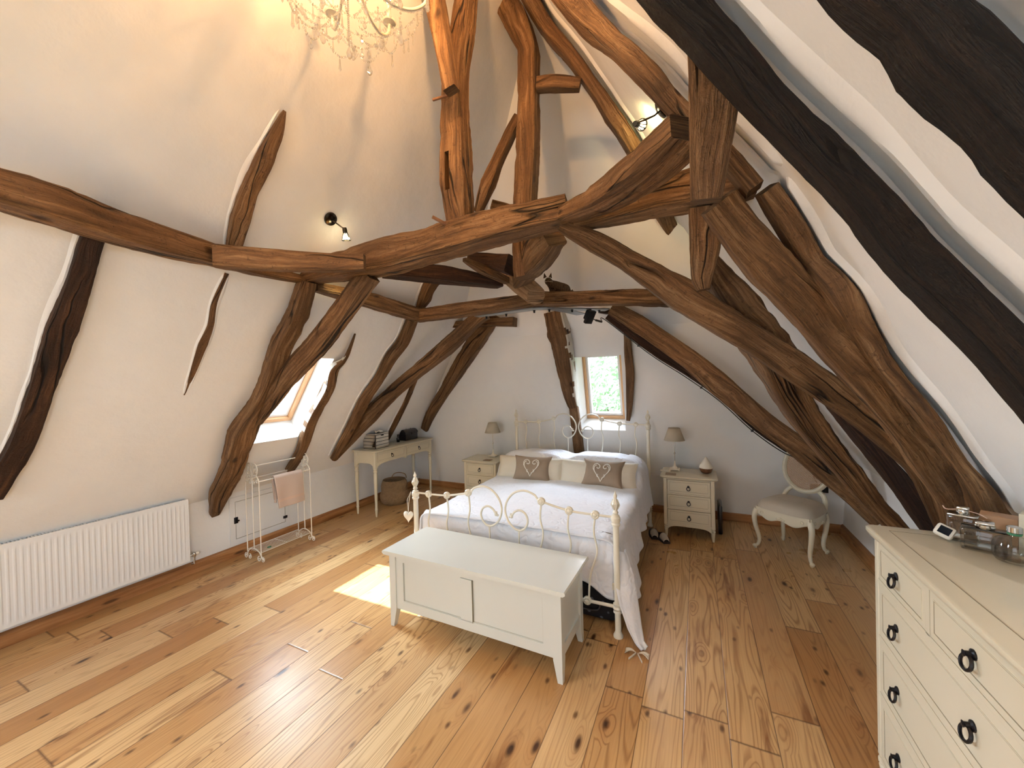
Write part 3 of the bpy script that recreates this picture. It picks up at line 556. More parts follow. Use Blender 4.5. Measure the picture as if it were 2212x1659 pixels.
('upper_rafter', 'bright brown rafter behind the brass spotlight on the right slope', [[-0.691,1.846,3.79,0.14,0.112],[-0.537,1.895,3.544,0.132,0.106],[-0.439,1.912,3.389,0.12,0.096],[-0.302,1.846,3.172,0.091,0.073],[-0.144,1.796,2.918,0.096,0.076],[-0.073,1.804,2.806,0.082,0.066],[0.105,1.753,2.521,0.082,0.066],[0.21,1.75,2.354,0.075,0.06]], [-0.848, 0.0, -0.53], 0, 1),
('upper_rafter', 'long dark rafter running from the roof apex down behind the tie beams', [[-1.086,2.415,4.465,0.148,0.089],[-0.97,2.738,4.277,0.157,0.094],[-0.77,2.752,3.959,0.135,0.081],[-0.618,2.831,3.716,0.136,0.082],[-0.537,2.915,3.585,0.164,0.099],[-0.422,3.017,3.401,0.164,0.098],[-0.317,3.35,3.234,0.193,0.116],[-0.238,3.985,3.107,0.208,0.125],[-0.1,4.305,2.886,0.195,0.117]], [-0.848, 0.0, -0.53], 0, 1.2),
('principal_post', 'rough edged oak post leaning right behind the two long braces', [[0.049,2.649,2.356,0.166,0.1],[0.175,2.673,2.144,0.275,0.165],[0.284,2.697,1.939,0.348,0.209],[0.397,2.722,1.742,0.34,0.204],[0.498,2.76,1.494,0.248,0.149],[0.62,2.788,1.282,0.213,0.128],[0.734,2.808,1.117,0.198,0.119],[0.868,2.833,0.916,0.158,0.095],[0.979,2.849,0.77,0.152,0.091],[1.061,2.869,0.625,0.128,0.077]], [-0.848, 0.0, -0.53], 0, 1.8),
('upper_rafter', 'short round ended rafter piece in the ceiling above the tie beam', [[-0.954,3.68,4.331,0.042,0.029],[-0.883,3.77,4.217,0.102,0.072],[-0.789,3.885,4.065,0.117,0.082],[-0.649,3.915,3.841,0.145,0.102],[-0.541,4.011,3.666,0.194,0.136]], [-0.848, 0.0, -0.53], 0, 0.7),
('dark_rafter', 'big near-black rafter running diagonally down to the right edge', [[-0.202,1.162,3.017,0.148,0.133],[-0.08,1.261,2.828,0.116,0.105],[-0.01,1.272,2.718,0.106,0.095],[0.049,1.275,2.623,0.103,0.092],[0.171,1.293,2.43,0.093,0.084],[0.252,1.291,2.3,0.087,0.079],[0.362,1.281,2.124,0.09,0.081],[0.482,1.304,1.931,0.095,0.086],[0.59,1.29,1.757,0.092,0.083],[0.662,1.295,1.643,0.09,0.081],[0.713,1.306,1.56,0.093,0.084],[0.798,1.322,1.425,0.09,0.081]], [-0.848, 0.0, -0.53], 2, 1),
('dark_rafter', 'massive dark rafter in the top right corner of the ceiling', [[0.152,0.784,2.453,0.099,0.07],[0.252,0.821,2.29,0.102,0.071],[0.318,0.83,2.189,0.093,0.065],[0.347,0.837,2.137,0.106,0.074],[0.42,0.848,2.021,0.1,0.07],[0.495,0.865,1.903,0.094,0.066],[0.579,0.874,1.769,0.091,0.064]], [-0.848, 0.0, -0.53], 2, 1.3),
('wall_rafter', 'dark rafter between the two long braces just left of the dresser', [[0.862,3.607,1.461,0.136,0.068],[0.942,3.524,1.355,0.229,0.115],[1.032,3.402,1.168,0.222,0.111],[1.109,3.295,1.003,0.2,0.1],[1.218,3.133,0.742,0.189,0.094],[1.267,3.022,0.608,0.225,0.112]], [-0.848, 0.0, -0.53], 1, 1),
('diagonal_brace', 'curved brace passing above the cane back chair', [[-0.798,4.15,2.379,0.14,0.098],[-0.536,4.124,2.189,0.178,0.125],[-0.291,4.099,1.99,0.175,0.122],[-0.038,4.072,1.775,0.183,0.128],[0.168,4.048,1.567,0.208,0.146],[0.488,4.012,1.249,0.175,0.122],[0.729,3.987,1.041,0.17,0.119],[0.957,3.961,0.822,0.194,0.136],[1.105,3.943,0.665,0.167,0.117],[1.249,3.924,0.462,0.106,0.074]], [0.0, 1.0, 0.0], 0, 0.7),
('dark_plank_beam', 'dark reddish brace with a cable clipped along it, ending at the cane back chair', [[-0.848,4.25,2.326,0.114,0.148],[-0.391,4.264,1.93,0.12,0.156],[-0.072,4.274,1.711,0.142,0.185],[0.235,4.283,1.474,0.157,0.205],[0.503,4.292,1.186,0.148,0.193],[0.75,4.3,0.974,0.126,0.164]], [0.0, 1.0, 0.0], 1, 0.5),
('foreground_post', 'thick squared foreground post hanging from the ceiling centre right', [[0.107,1.447,3.095,0.23,0.115],[0.093,1.448,2.866,0.204,0.102],[0.081,1.449,2.707,0.181,0.09],[0.067,1.449,2.558,0.154,0.077],[0.051,1.45,2.385,0.123,0.062],[0.035,1.45,2.228,0.092,0.046]], [0.0, 1.0, 0.0], 0, 1),
('pendant_post', 'tapering end of a post hanging below the tie beams on the right', [[0.054,2.199,2.48,0.159,0.127],[0.045,2.199,2.278,0.137,0.109],[0.03,2.2,2.136,0.096,0.077],[0.037,2.2,2.083,0.06,0.048]], [0.0, 1.0, 0.0], 0, 1),
]

def section():
    """hewn rectangle: flat faces with a small chamfer on every arris"""
    c = .43; q = [-.30, 0, .30]; out = []
    out += [(.5, v) for v in (-c, *[k*.9 for k in q], c)]
    out += [(v, .5) for v in (c, *[-k*.9 for k in q], -c)]
    out += [(-.5, v) for v in (c, *[-k*.9 for k in q], -c)]
    out += [(v, -.5) for v in (-c, *[k*.9 for k in q], c)]
    return out
SECT = section()
ROUND = [(a*.5/math.hypot(a, b), b*.5/math.hypot(a, b)) for a, b in SECT]
def catmull(S, seg):
    out = []; m = len(S)
    for i in range(m-1):
        a, b, c, d = (np.array(S[min(max(k, 0), m-1)]) for k in (i-1, i, i+1, i+2))
        L = np.linalg.norm((c-b)[:3]); n = max(1, int(L/seg))
        for k in range(n):
            t = k/n
            q = .5*((2*b)+(c-a)*t+(2*a-5*b+4*c-d)*t*t+(3*b-a-3*c+d)*t**3)
            q[3:] = b[3:]*(1-t)+c[3:]*t
            out.append(q)
    out.append(np.array(S[-1])); return out
def timber(idx, name, label, st, ref, tone, rough):
    S = catmull(st, .028); ref = Vector(ref); k = len(SECT); seed = Vector((idx*7.1, idx*3.3, 0))
    vs, uvl = [], []; L = 0; n = len(S)
    P = [Vector(q[:3]) for q in S]
    c0 = P[n//2]
    big = sum(q[3] for q in S)/n
    for i in range(n):
        T = (P[min(i+2, n-1)]-P[max(i-2, 0)]).normalized()
        D = (ref-T*ref.dot(T)).normalized(); Wd = T.cross(D)
        if i: L += (P[i]-P[i-1]).length
        w, d = S[i][3], S[i][4]
        for j, (a, b) in enumerate(ROUND if name == 'log_end' else SECT):
            ang = math.atan2(b, a)
            q = Vector((L*5, math.cos(ang)*.9, math.sin(ang)*.9))+seed
            nz = noise.noise(q)*.5+noise.noise(q*2.3)*.3+noise.noise(Vector((L*26, j*1.3, idx)))*.22
            # edges wander more than the faces
            edge = (abs(a)*2)**5*(abs(b)*2)**5
            cx = noise.noise(Vector((L*9, round(a)*3+j*.15, idx*2.1)))
            chip = -.34*max(0, cx-.12)+.05*noise.noise(Vector((L*32, j*2.1, idx)))
            f = 1+rough*(nz*.065+chip*edge)
            v = P[i]+Wd*(a*w*f)+D*(b*d*f); vs.append(v)
    me = bpy.data.meshes.new(name); fs = []
    for i in range(n-1):
        for j in range(k):
            l = (j+1) % k; fs.append((i*k+j, i*k+l, (i+1)*k+l, (i+1)*k+j))
    fs.append(tuple(range(k-1, -1, -1))); fs.append(tuple(range((n-1)*k, n*k)))
    me.from_pydata([tuple(v-c0) for v in vs], [], fs)
    uv = me.uv_layers.new(name='UVMap'); Ls = [0]
    for i in range(1, n): Ls.append(Ls[-1]+(P[i]-P[i-1]).length)
    per = 2*(big+S[n//2][4])
    for pi, p in enumerate(me.polygons):
        if pi < (n-1)*k:
            i, j = divmod(pi, k)
            co = [(Ls[i], j/k*per), (Ls[i], (j+1)/k*per), (Ls[i+1], (j+1)/k*per), (Ls[i+1], j/k*per)]
        else: co = [(SECT[t][0]*.15, SECT[t][1]*.4) for t in range(k)]
        for q, c in zip(p.loop_indices, co): uv.data[q].uv = c
    bm = bmesh.new(); bm.from_mesh(me); bmesh.ops.recalc_face_normals(bm, faces=bm.faces); bm.to_mesh(me); bm.free()
    me.shade_smooth(); me.set_sharp_from_angle(angle=math.radians(32))
    me.materials.append(M[('oak', 'oakd', 'oakb', 'oakp')[tone]])
    flank = Vector((0, -1, .2)) if 'whitewashed' in label else Vector((.9, -.5, 0)) if 'white plaster in its crack' in label else None
    if flank:
        me.materials.append(M['oldplaster'])
        for pi, p in enumerate(me.polygons):
            if pi < (n-1)*k:
                zz = p.center.z+c0.z; nz = noise.noise(Vector((p.center*11))+seed)
                lo, hi = (1.18, 1.92) if 'whitewashed' in label else (1.25, 2.45)
                if p.normal.dot(flank) > .62+.25*nz and lo < zz < hi and nz > -.28: p.material_index = 1
    o = bpy.data.objects.new(name, me); COL.objects.link(o); o.location = c0
    if not label:
        bpy.context.view_layer.update(); o.parent = TB['last']; o.location = c0-TB['last'].location; o['label'] = 'crumbling white plaster'; return o
    TB['last'] = o
    tag(o, label, 'timber beam' if 'rafter' not in name else 'rafter', kind='thing'); return o
def fillet(o, st, ref, idx):
    """rounded lip of plaster where a rafter sinks into the slope"""
    ref = Vector(ref); pl = [(p, n) for p, n in (PL['L'], PL['R']) if (n-ref).length < .01]
    if not pl: return
    P0, n = pl[0]; S = catmull(st, .04); C_ = [Vector(q[:3]) for q in S]; C_ = [c-n*((c-P0).dot(n)) for c in C_]
    m = MB(); vs = []; N_ = len(C_)
    for i in range(N_):
        T = (C_[min(i+2, N_-1)]-C_[max(i-2, 0)]).normalized(); Wd = T.cross(n).normalized(); w = S[i][3]
        e = min(1, i/3, (N_-1-i)/3)
        for sg in (-1, 1):
            nz = noise.noise(Vector((i*.16, sg*5, idx*3.7))); nz2 = noise.noise(Vector((i*.5, sg*9, idx)))
            wd = ((.030+.020*nz) if n.x < 0 else (.014+.014*nz))*(.35+.65*e); hk = 1.0 if n.x < 0 else .5
            for d, h in (((w*.30), .012), (w*.5+.004+.006*nz2, .016), (w*.5+wd*.5+.006*nz2, .011), (w*.5+wd, .004), (w*.5+wd*1.35, -.003)):
                vs.append(tuple(C_[i]+Wd*sg*d+n*(h*hk if e > 0 or h < 0 else -.002)))
    fs = []
    for i in range(N_-1):
        for sg in (0, 5):
            for k in range(4): fs.append((i*10+sg+k, i*10+sg+k+1, i*10+10+sg+k+1, i*10+10+sg+k))
    m.add(vs, fs); m.v = [tuple(Vector(v)-o.location) for v in m.v]
    f = m.build('plaster_fillet', M['plaster'], o); f['label'] = 'lip of white plaster'
TB = {}
for i, (nm, lb, st, ref, tone, rough) in enumerate(BEAMS):
    TB[lb] = timber(i, nm, lb, st, ref, tone, rough)
    if 'rafter' in nm and 'whitewashed' not in lb and 'round ended' not in lb: fillet(TB[lb], st, ref, i)
# ------------------------------------------------------------------ furniture helpers
def ring_pull(parent, loc, normal, s=1.0, drop=True):
    """black ring pull: a round rose with a hanging ring"""
    n = Vector(normal); c = Vector(loc)
    m = MB(); m.lathe([(.011*s, 0), (.011*s, .003*s), (.006*s, .006*s), (.005*s, .014*s), (.007*s, .016*s), (.002*s, .018*s)], c, 12, ax=n)
    rc = c+n*.012*s+Vector((0, 0, -.018*s))
    m.torus(rc, .015*s, .0034*s, ax=n+Vector((0, 0, .25)), n=18, k=6, sc=(1, 1.15))
    return m.build('handle', M['black'], parent)
def drawer_front(name, parent, c, w, h, axis, mat, pull=(0,), t=.018, s=1.0):
    """c = centre of the face; axis 'Y-' faces -Y, 'X-' faces -X, 'X+' faces +X"""
    c = Vector(c); n, u = {'Y-': (Vector((0, -1, 0)), Vector((1, 0, 0))), 'X-': (Vector((-1, 0, 0)), Vector((0, 1, 0))), 'X+': (Vector((1, 0, 0)), Vector((0, 1, 0)))}[axis]
    def bx(m, a, b, dw, dh, dep, out): # rectangle on the face
        p = c+u*a+Vector((0, 0, b))+n*(out-dep/2)
        d = (dw, dep, dh) if axis == 'Y-' else (dep, dw, dh)
        m.box(p, d)
    m = MB(); bx(m, 0, 0, w, h, t, 0)
    ins, bt = min(.028, h*.14), .0028
    for sg in (-1, 1):
        bx(m, 0, sg*(h/2-ins), w-2*ins, bt, .004, .0016); bx(m, sg*(w/2-ins), 0, bt, h-2*ins, .004, .0016)
    o = m.build(name, mat, parent, smooth=False)
    m = MB()
    for sg in (-1, 1):
        bx(m, 0, sg*(h/2-ins-bt), w-2*ins-2*bt, .0013, .004, .0009); bx(m, sg*(w/2-ins-bt), 0, .0013, h-2*ins-2*bt, .004, .0009)
    m.build('inset_line', M['groove'], o, smooth=False)
    for p in pull: ring_pull(o, c+u*p+Vector((0, 0, .008)), n, s)
    return o
def top_slab(w, d, t, z, r=.03, ov=.0):
    """furniture top with rounded corners and an eased edge; centred, top face at z"""
    ring = []
    for sx, sy in ((1, 1), (-1, 1), (-1, -1), (1, -1)):
        for k in range(5):
            a = {(1, 1): 0, (-1, 1): 90, (-1, -1): 180, (1, -1): 270}[(sx, sy)]+k*22.5
            ring.append((sx*(w/2-r), sy*(d/2-r), math.cos(math.radians(a)), math.sin(math.radians(a))))
    n = len(ring); vs = []
    for zz, o in ((z-t, -.012), (z-t*.55, -.002), (z-t*.45, 0), (z-t*.12, 0), (z, -.006)):
        for cx, cy, kx, ky in ring: vs.append((cx+kx*(r+o), cy+ky*(r+o), zz))
    m = MB(); m.add(vs, [tuple(range(n-1, -1, -1)), tuple(range(4*n, 5*n))]+[(l*n+i, l*n+(i+1) % n, (l+1)*n+(i+1) % n, (l+1)*n+i) for l in range(4) for i in range(n)])
    return m
# ------------------------------------------------------------------ blanket chest
ch = thing('blanket_chest', (-1.297, 2.165, 0), math.radians(-1), 'long ivory painted blanket chest on tapered legs standing at the foot of the bed', 'chest')
W, D, Hh = 1.30, .46, .52
MB().prism([(-W/2, Hh-.006), (-W/2+.006, Hh), (W/2-.006, Hh), (W/2, Hh-.006), (W/2, Hh-.016), (W/2-.014, Hh-.026), (-W/2+.014, Hh-.026), (-W/2, Hh-.016)], -D/2, D/2, 'Y').build('lid', M['benchp'], ch, smooth=False)
lw = .052
for sx in (-1, 1):
    for sy in (-1, 1):
        m = MB(); x1, y1 = sx*(W/2-.035), sy*(D/2-.03); vs = []
        for z, k in ((0, .55), (.12, 1.0), (Hh-.026, 1.0)):
            a, b = x1, x1-sx*lw*k; c, d = y1, y1-sy*lw*k
            vs += [(a, c, z), (b, c, z), (b, d, z), (a, d, z)]
        m.add(vs, [(3, 2, 1, 0), (8, 9, 10, 11)]+[(l*4+i, l*4+(i+1) % 4, l*4+4+(i+1) % 4, l*4+4+i) for l in range(2) for i in range(4)])
        m.build('leg', M['benchp'], ch, smooth=False)
z0, z1 = .125, Hh-.026; x0 = W/2-.035-lw; y0 = D/2-.03-.012
m = MB()
for sy in (-1, 1):
    m.box((0, sy*(y0-.012), (z0+z1)/2), (2*x0, .012, z1-z0-.02))
    m.box((0, sy*(y0-.004), z1-.025), (2*x0-.12, .014, .05)); m.box((0, sy*(y0-.004), z0+.03), (2*x0-.12, .014, .06))
    m.box((0, sy*(y0-.004), (z0+z1)/2), (.085, .014, z1-z0-.11))
    for sx in (-1, 1): m.box((sx*(x0-.03), sy*(y0-.004), (z0+z1)/2), (.06, .014, z1-z0))
for sx in (-1, 1):
    m.box((sx*(W/2-.055), 0, (z0+z1)/2), (.012, D-.06-2*lw, z1-z0-.02))
    m.box((sx*(W/2-.047), 0, z1-.025), (.014, D-.06-2*lw, .05)); m.box((sx*(W/2-.047), 0, z0+.03), (.014, D-.06-2*lw, .06))
m.box((0, 0, z0+.02), (2*x0, 2*y0-.03, .012))
m.build('panelled_body', M['benchp'], ch, smooth=False)
for sy in (-1, 1):
    for sx in (1,): MB().box((sx*.0435, sy*(y0-.0005), (z0+z1)/2), (.0022, .0122, z1-z0-.11)).build('panel_gap_shade', M['groove'], ch, smooth=False)  # darker strip painted as the shade right of the stile
yp = -(y0-.012)-.0064; pz0, pz1 = z0+.06, z1-.05
for sx in (-1, 1):
    xa, xb = sx*.0425, sx*(x0-.06); xm, pw = (xa+xb)/2, abs(xb-xa)
    m = MB()
    for z in (pz0, pz1): m.box((xm, yp, z+(.003 if z == pz0 else -.003)), (pw, .0012, .0022))
    for x in (xa+sx*.003, xb-sx*.003): m.box((x, yp, (pz0+pz1)/2), (.0022, .0012, pz1-pz0))
    m.build('panel_groove_shade', M['shadeline'], ch, smooth=False)  # groove shade round each panel, laid on as thin darker strips
# ------------------------------------------------------------------ bed
bed = thing('bed', (-1.28, 2.46, 0), math.radians(.5), 'double bed with scrolled ivory iron head and foot ends under a white quilt', 'bed')
BW = .795                                        # half width between post centres
def bed_end(y, hs, top, name):
    """hs: heights of the scrollwork; everything in local coordinates at depth y"""
    fr = thing(name, (0, y, 0)); fr.parent = bed
    for sx in (-1, 1):
        x = sx*BW; r = .019
        m = MB(); m.lathe([(.030, 0), (.031, .012), (.022, .03), (r, .035), (r, hs-.055), (.026, hs-.052), (.029, hs-.04), (.024, hs-.032), (.030, hs-.02), (.030, hs+.0), (.024, hs+.008), (.024, hs+.014), (r*.8, hs+.02)], (x, 0, 0), 18)
        for zc in (.185,): m.lathe([(.02, zc-.03), (.028, zc-.026), (.024, zc-.012), (.030, zc), (.024, zc+.012), (.028, zc+.026), (.02, zc+.03)], (x, 0, 0), 16)
        m.build('post', M['iron'], fr)
        m = MB(); z = hs+.02
        m.lathe([(.012, z), (.019, z+.012), (.012, z+.026), (.010, z+.034), (.023, z+.058), (.026, z+.07), (.012, z+.094), (.008, z+.1), (.011, z+.108), (.013, z+.118), (.005, z+.136), (.001, z+.15)], (x, 0, 0), 16)
        for k in range(6):
            a = k*PI/3; m.tube([(x+.012*math.cos(a), .012*math.sin(a), z+.03), (x+.027*math.cos(a), .027*math.sin(a), z+.06), (x+.013*math.cos(a), .013*math.sin(a), z+.096)], .0035, 6)
        m.build('finial', M['iron'], fr)
    kx = [.665, .490, .294]; kz = [hs, hs+.006, hs+.047]
    m = MB()
    for sx in (-1, 1):
        P = [(sx*(BW-.02), 0, hs)]+[(sx*a, 0, b) for a, b in zip(kx, kz)]
        for x, z in ((.24, .088), (.165, .108), (.09, .086), (.034, .026), (.014, -.045), (.032, -.115), (.075, -.165), (.125, -.180), (.168, -.155), (.188, -.105), (.170, -.055), (.128, -.036), (.088, -.052), (.062, -.088)):
            P.append((sx*x, 0, hs+z))
        m.tube(smoothpts(P, 6), .0078, 8)
        e = P[-1]; m.ball((e[0], 0, e[2]), .013, 10); m.ball((e[0]-sx*.013, 0, e[2]-.004), .009, 8); m.ball((e[0]-sx*.004, 0, e[2]+.016), .008, 8)
        low = .2
        for x, zt in zip(kx, kz):
            b = sx*.045
            m.tube(smoothpts([(sx*x, 0, zt), (sx*x-b*.25, 0, zt-.12), (sx*x+b*.15, 0, zt-.24), (sx*x-b*.9, 0, (low+zt)/2-.12), (sx*x-b*1.2, 0, low)], 6), .0066, 8)
        m.tube(smoothpts([(sx*.120, 0, hs-.180), (sx*.118, 0, hs-.26), (sx*.125, 0, (low+hs)/2-.1), (sx*.12, 0, low)], 5), .0066, 8)
    m.tube([(-BW+.015, 0, .19), (BW-.015, 0, .19)], .011, 10)
    m.build('scrollwork', M['iron'], fr)
    for sx in (-1, 1):
        for x, z in list(zip(kx, kz))+[(.60, .19), (.30, .19)]:
            m = MB(); s_ = .026
            for sd in (-1, 1):
                m.lathe([(.003, .0), (s_, .003), (s_*1.05, .008), (s_*.85, .013), (s_*.5, .012), (s_*.42, .017), (.002, .02)], (sx*x, 0, z), 16, ax=(0, sd, 0))
                for k in range(8):
                    a = k*PI/4; m.ball((sx*x+math.cos(a)*s_*.72, sd*.011, z+math.sin(a)*s_*.72), .0052, 6)
            m.build('rosette', M['iron'], fr)
    return fr
bed_end(0, .762, 0, 'footboard')
he = bed_end(1.99, 1.118, 0, 'headboard')
m = MB()
for sx in (-1, 1): m.box((sx*(BW-.02), 1.0, .30), (.03, 1.96, .035))
for k in range(12): m.box((0, .12+k*.16, .315), (1.52, .05, .012))
m.build('side_rails', M['iron'], bed)
m = MB(); m.box((0, 1.02, .43), (1.44, 1.84, .22), bev=.05); m.build('mattress', M['sheet'], bed)
# quilt : one draped cloth
HT = .585
def hump(y):
    t = max(0, min(1, (y-1.33)/.17)); e = t*t*(3-2*t)
    t2 = max(0, min(1, (y-1.86)/.12)); return e*(.225+.015*math.sin(y*9))*(1-.35*t2*t2)
def quilt_pt(u, v):
    # v 0..1 foot->head ; u 0..1 left hem -> right hem
    y = .035+v*1.90
    h = hump(y)
    w = .775+.02*h
    zt = HT+h
    # side hem heights
    hl = .13+.03*math.sin(v*17)
    hr = .06+.30*min(1, v*1.25)+.03*math.sin(v*15+1)
    hr = max(.02, hr) if v > .06 else .005
    dl, dr = zt-hl, zt-hr
    tot = dl+2*w+dr; s_ = u*tot
    r = .06+h*.5
    nz = noise.noise(Vector((u*9, v*11, 3)))*.008+noise.noise(Vector((u*23, v*27, 9)))*.004
    def bend(q, dn):      # q>0 distance past the top edge
        if q < 0: return 0, 0
        a = q/r
        if a < PI/2: return r*math.sin(a), r*(1-math.cos(a))
        return r, r+(q-r*PI/2)
    if s_ < dl+r:
        q = dl+r-s_; ox, oz = bend(q, dl); x = -(w-r)-ox; z = zt-oz
        f = max(0, oz/zt); x -= f*(.02+.022*math.sin(y*17)+.012*math.sin(y*39)+.05*h)
    elif s_ > dl+2*w-r:
        q = s_-(dl+2*w-r); ox, oz = bend(q, dr); x = (w-r)+ox; z = zt-oz
        f = max(0, oz/zt); x += f*(.055+.030*math.sin(y*15+1)+.016*math.sin(y*37)+.06*h)+f*f*.06*(1-v)
        y -= f*f*max(0, .35-v)*.25
    else:
        x = s_-dl-w
        z = zt
        # dip between the two pillows and soft crown
        z += -h*.20*math.exp(-(x/.10)**2)+.012*math.cos(x*2)-h*.55*max(0, (abs(x)-.50)/.3)**2
    return (x, y, max(z+nz, .004))
m = MB(); m.grid(quilt_pt, 150, 110)
q = m.build('quilt', M['quilt'], bed)
sd = q.modifiers.new('thick', 'SOLIDIFY'); sd.thickness = .008; sd.offset = 1
# the part of the quilt that hangs inside the foot end
def foot_pt(u, v):
    x = (u-.5)*1.54; zb = .27+.05*math.cos(u*9)+.02*math.sin(u*31); r = .06
    q = v*((HT-zb)+.05); a = q/r
    if a < PI/2: oy, oz = r*math.sin(a), r*(1-math.cos(a))
    else: oy, oz = r, r+(q-r*PI/2)
    return (x, .105-oy+.012*math.sin(u*29)*min(1, oz*3), HT+.006+.012*math.cos(x*2)-oz+noise.noise(Vector((u*15, v*7, 5)))*.006)
m = MB(); m.grid(foot_pt, 90, 36); q = m.build('quilt_foot_drop', M['quilt'], bed)
sd = q.modifiers.new('thick', 'SOLIDIFY'); sd.thickness = .008; sd.offset = -1
# corner tail of the quilt trailing on the floor at the right foot corner
P0 = [(.80, .05, .52), (.835, .02, .36), (.865, -.02, .22), (.90, -.05, .10), (.93, -.07, .03), (.955, -.085, .012)]
wd = [.10, .13, .115, .085, .055, .045]
def tail_pt(u, v):
    s_ = v*(len(P0)-1); i = min(int(s_), len(P0)-2); t = s_-i
    a, b = Vector(P0[i]), Vector(P0[i+1]); c = a.lerp(b, t); w_ = wd[i]*(1-t)+wd[i+1]*t
    k = (u-.5)*2
    return (c.x+k*w_*.5+.012*math.sin(k*5)*(1-v), c.y+abs(k)*.02+k*w_*.35, max(c.z+.006*math.cos(k*7), .006))
m = MB(); m.grid(tail_pt, 14, 30); q = m.build('quilt_corner', M['quilt'], bed)
sd = q.modifiers.new('thick', 'SOLIDIFY'); sd.thickness = .006; sd.offset = 0
def bow(parent, c, s_, tilt):
    m = MB(); c = Vector(c)
    for sx in (-1, 1):
        m.grid(lambda u, v: tuple(c+Vector(((.006+u*.055)*sx*s_, (v-.5)*.045*u*s_-u*.01, .004+.012*math.sin(u*PI)+.003*math.cos(v*6)))), 8, 6)
        m.grid(lambda u, v: tuple(c+Vector((sx*(.004+.03*u)*s_, (-.01-.06*u)*s_+(v-.5)*.0, .003+.012*v+.002*u))), 6, 3)
    o = m.build('ribbon_bow', M['fabricw'], parent); sd = o.modifiers.new('thick', 'SOLIDIFY'); sd.thickness = .0025; return o
bow(bed, (.925, -.115, .004), 1.1, 0)
# pillows under the quilt front : sham band seen between the cushions
def pillow(mb, W_, H_, T_, c, rx, rz=0, n=26, pinch=.12):
    Rm = Matrix.Rotation(rz, 3, 'Z') @ Matrix.Rotation(rx, 3, 'X'); C_ = Vector(c)
    for sd in (1, -1):
        def f(u, v):
            a, b = u*2-1, v*2-1
            px = a*(1-pinch*(1-b*b)*.5)*W_/2; py = b*(1-pinch*(1-a*a)*.5)*H_/2
            th = T_/2*(max(0, 1-a**2)*max(0, 1-b**2))**.5*(1+.35*a*a+.35*b*b)
            th += noise.noise(Vector((a*2.2+c[0]*3, b*2.2, sd)))*.010*(1-a*a)*(1-b*b)
            return tuple(Rm @ Vector((px, py, sd*th))+C_)
        mb.grid(f, n, n)
    return mb
m = MB()
pillow(m, .80, .27, .16, (-.36, 1.375, HT+.095), math.radians(66)); pillow(m, .80, .27, .16, (.36, 1.375, HT+.095), math.radians(66))
m.build('cream_pillow_band', M['sham'], bed)
# two scatter cushions
def cushion(loc, rz, label, tilt):
    t = thing('cushion', loc, rz, label, 'cushion', 'heart cushions on the bed')
    m = MB(); pillow(m, .42, .28, .12, (0, 0, .115), math.radians(tilt), 0, 28, .25); m.build('cover', M['linen'], t)
    # embroidered heart scroll, laid over the front face
    Rm = Matrix.Rotation(math.radians(tilt), 3, 'X')
    def surf(x, y):
        a, b = x/.21, y/.14; th = .06*(max(0, 1-a**2)*max(0, 1-b**2))**.5*(1+.35*a*a+.35*b*b)
        return tuple(Rm @ Vector((x, y, th+.003))+Vector((0, 0, .115)))
    e = MB()
    for sx in (-1, 1):
        P = [(0, -.095), (sx*.022, -.055), (sx*.060, -.010), (sx*.082, .030), (sx*.075, .066), (sx*.048, .078), (sx*.022, .062), (sx*.018, .040), (sx*.036, .030), (sx*.048, .042)]
        pp = smoothpts([(a, b, 0) for a, b in P], 5); e.tube([surf(p.x, p.y) for p in pp], [.0065-.0025*abs(math.sin(i*.9)) for i in range(len(pp))], 6)
        pp = smoothpts([(sx*.060, -.012, 0), (sx*.072, .02, 0), (sx*.068, .050, 0), (sx*.050, .062, 0)], 5); e.tube([surf(p.x, p.y) for p in pp], .004, 6)
        pp = smoothpts([(sx*.012, -.060, 0), (sx*.034, -.052, 0), (sx*.040, -.034, 0), (sx*.026, -.030, 0)], 4); e.tube([surf(p.x, p.y) for p in pp], .0035, 6)
    e.build('embroidered_heart', M['emb'], t); return t
cushion((-1.60, 3.76, .590), math.radians(6), 'taupe linen cushion with a white scroll heart, on the left side of the bed', 62)
cushion((-.86, 3.79, .590), math.radians(-3), 'taupe linen cushion with a white scroll heart, on the right side of the bed', 60)
# hanging padded heart on the left foot post
t = thing('hanging_heart', (-2.135, 2.43, .50), math.radians(15), 'small white fabric heart with ribbon hanging from the left foot post of the bed', 'ornament')
m = MB()
def hp(sd):
    def f(u, v):
        a = u*2*PI; r = v; hx = 16*math.sin(a)**3/17; hz = (13*math.cos(a)-5*math.cos(2*a)-2*math.cos(3*a)-math.cos(4*a))/17
        return (hx*.045*r, sd*.016*(1-r*r)**.5, .07+hz*.055*r)
    return f
m.grid(hp(1), 28, 8); m.grid(hp(-1), 28, 8); m.build('padded_heart', M['fabricw'], t)
m = MB(); m.tube([(0, 0, .10), (.01, -.005, .19), (.03, -.004, .27)], .0018, 6); m.tube([(0, 0, .10), (-.008, 0, .20), (.03, -.004, .27)], .0018, 6); m.build('ribbon_loop', M['fabricw'], t)
# storage bag under the bed
t = thing('storage_bag', (-.72, 2.85, 0), 0, 'black fabric storage bag with pale flowers pushed under the bed foot', 'bag')
m = MB(); m.box((0, 0, .12), (.42, .55, .24), bev=.05); m.build('bag_body', M['floral'], t)
m = MB(); m.tube(smoothpts([(-.1, -.28, .14), (-.08, -.30, .09), (.08, -.30, .09), (.1, -.28, .14)], 5), .007, 6); m.build('strap', M['blackp'], t)
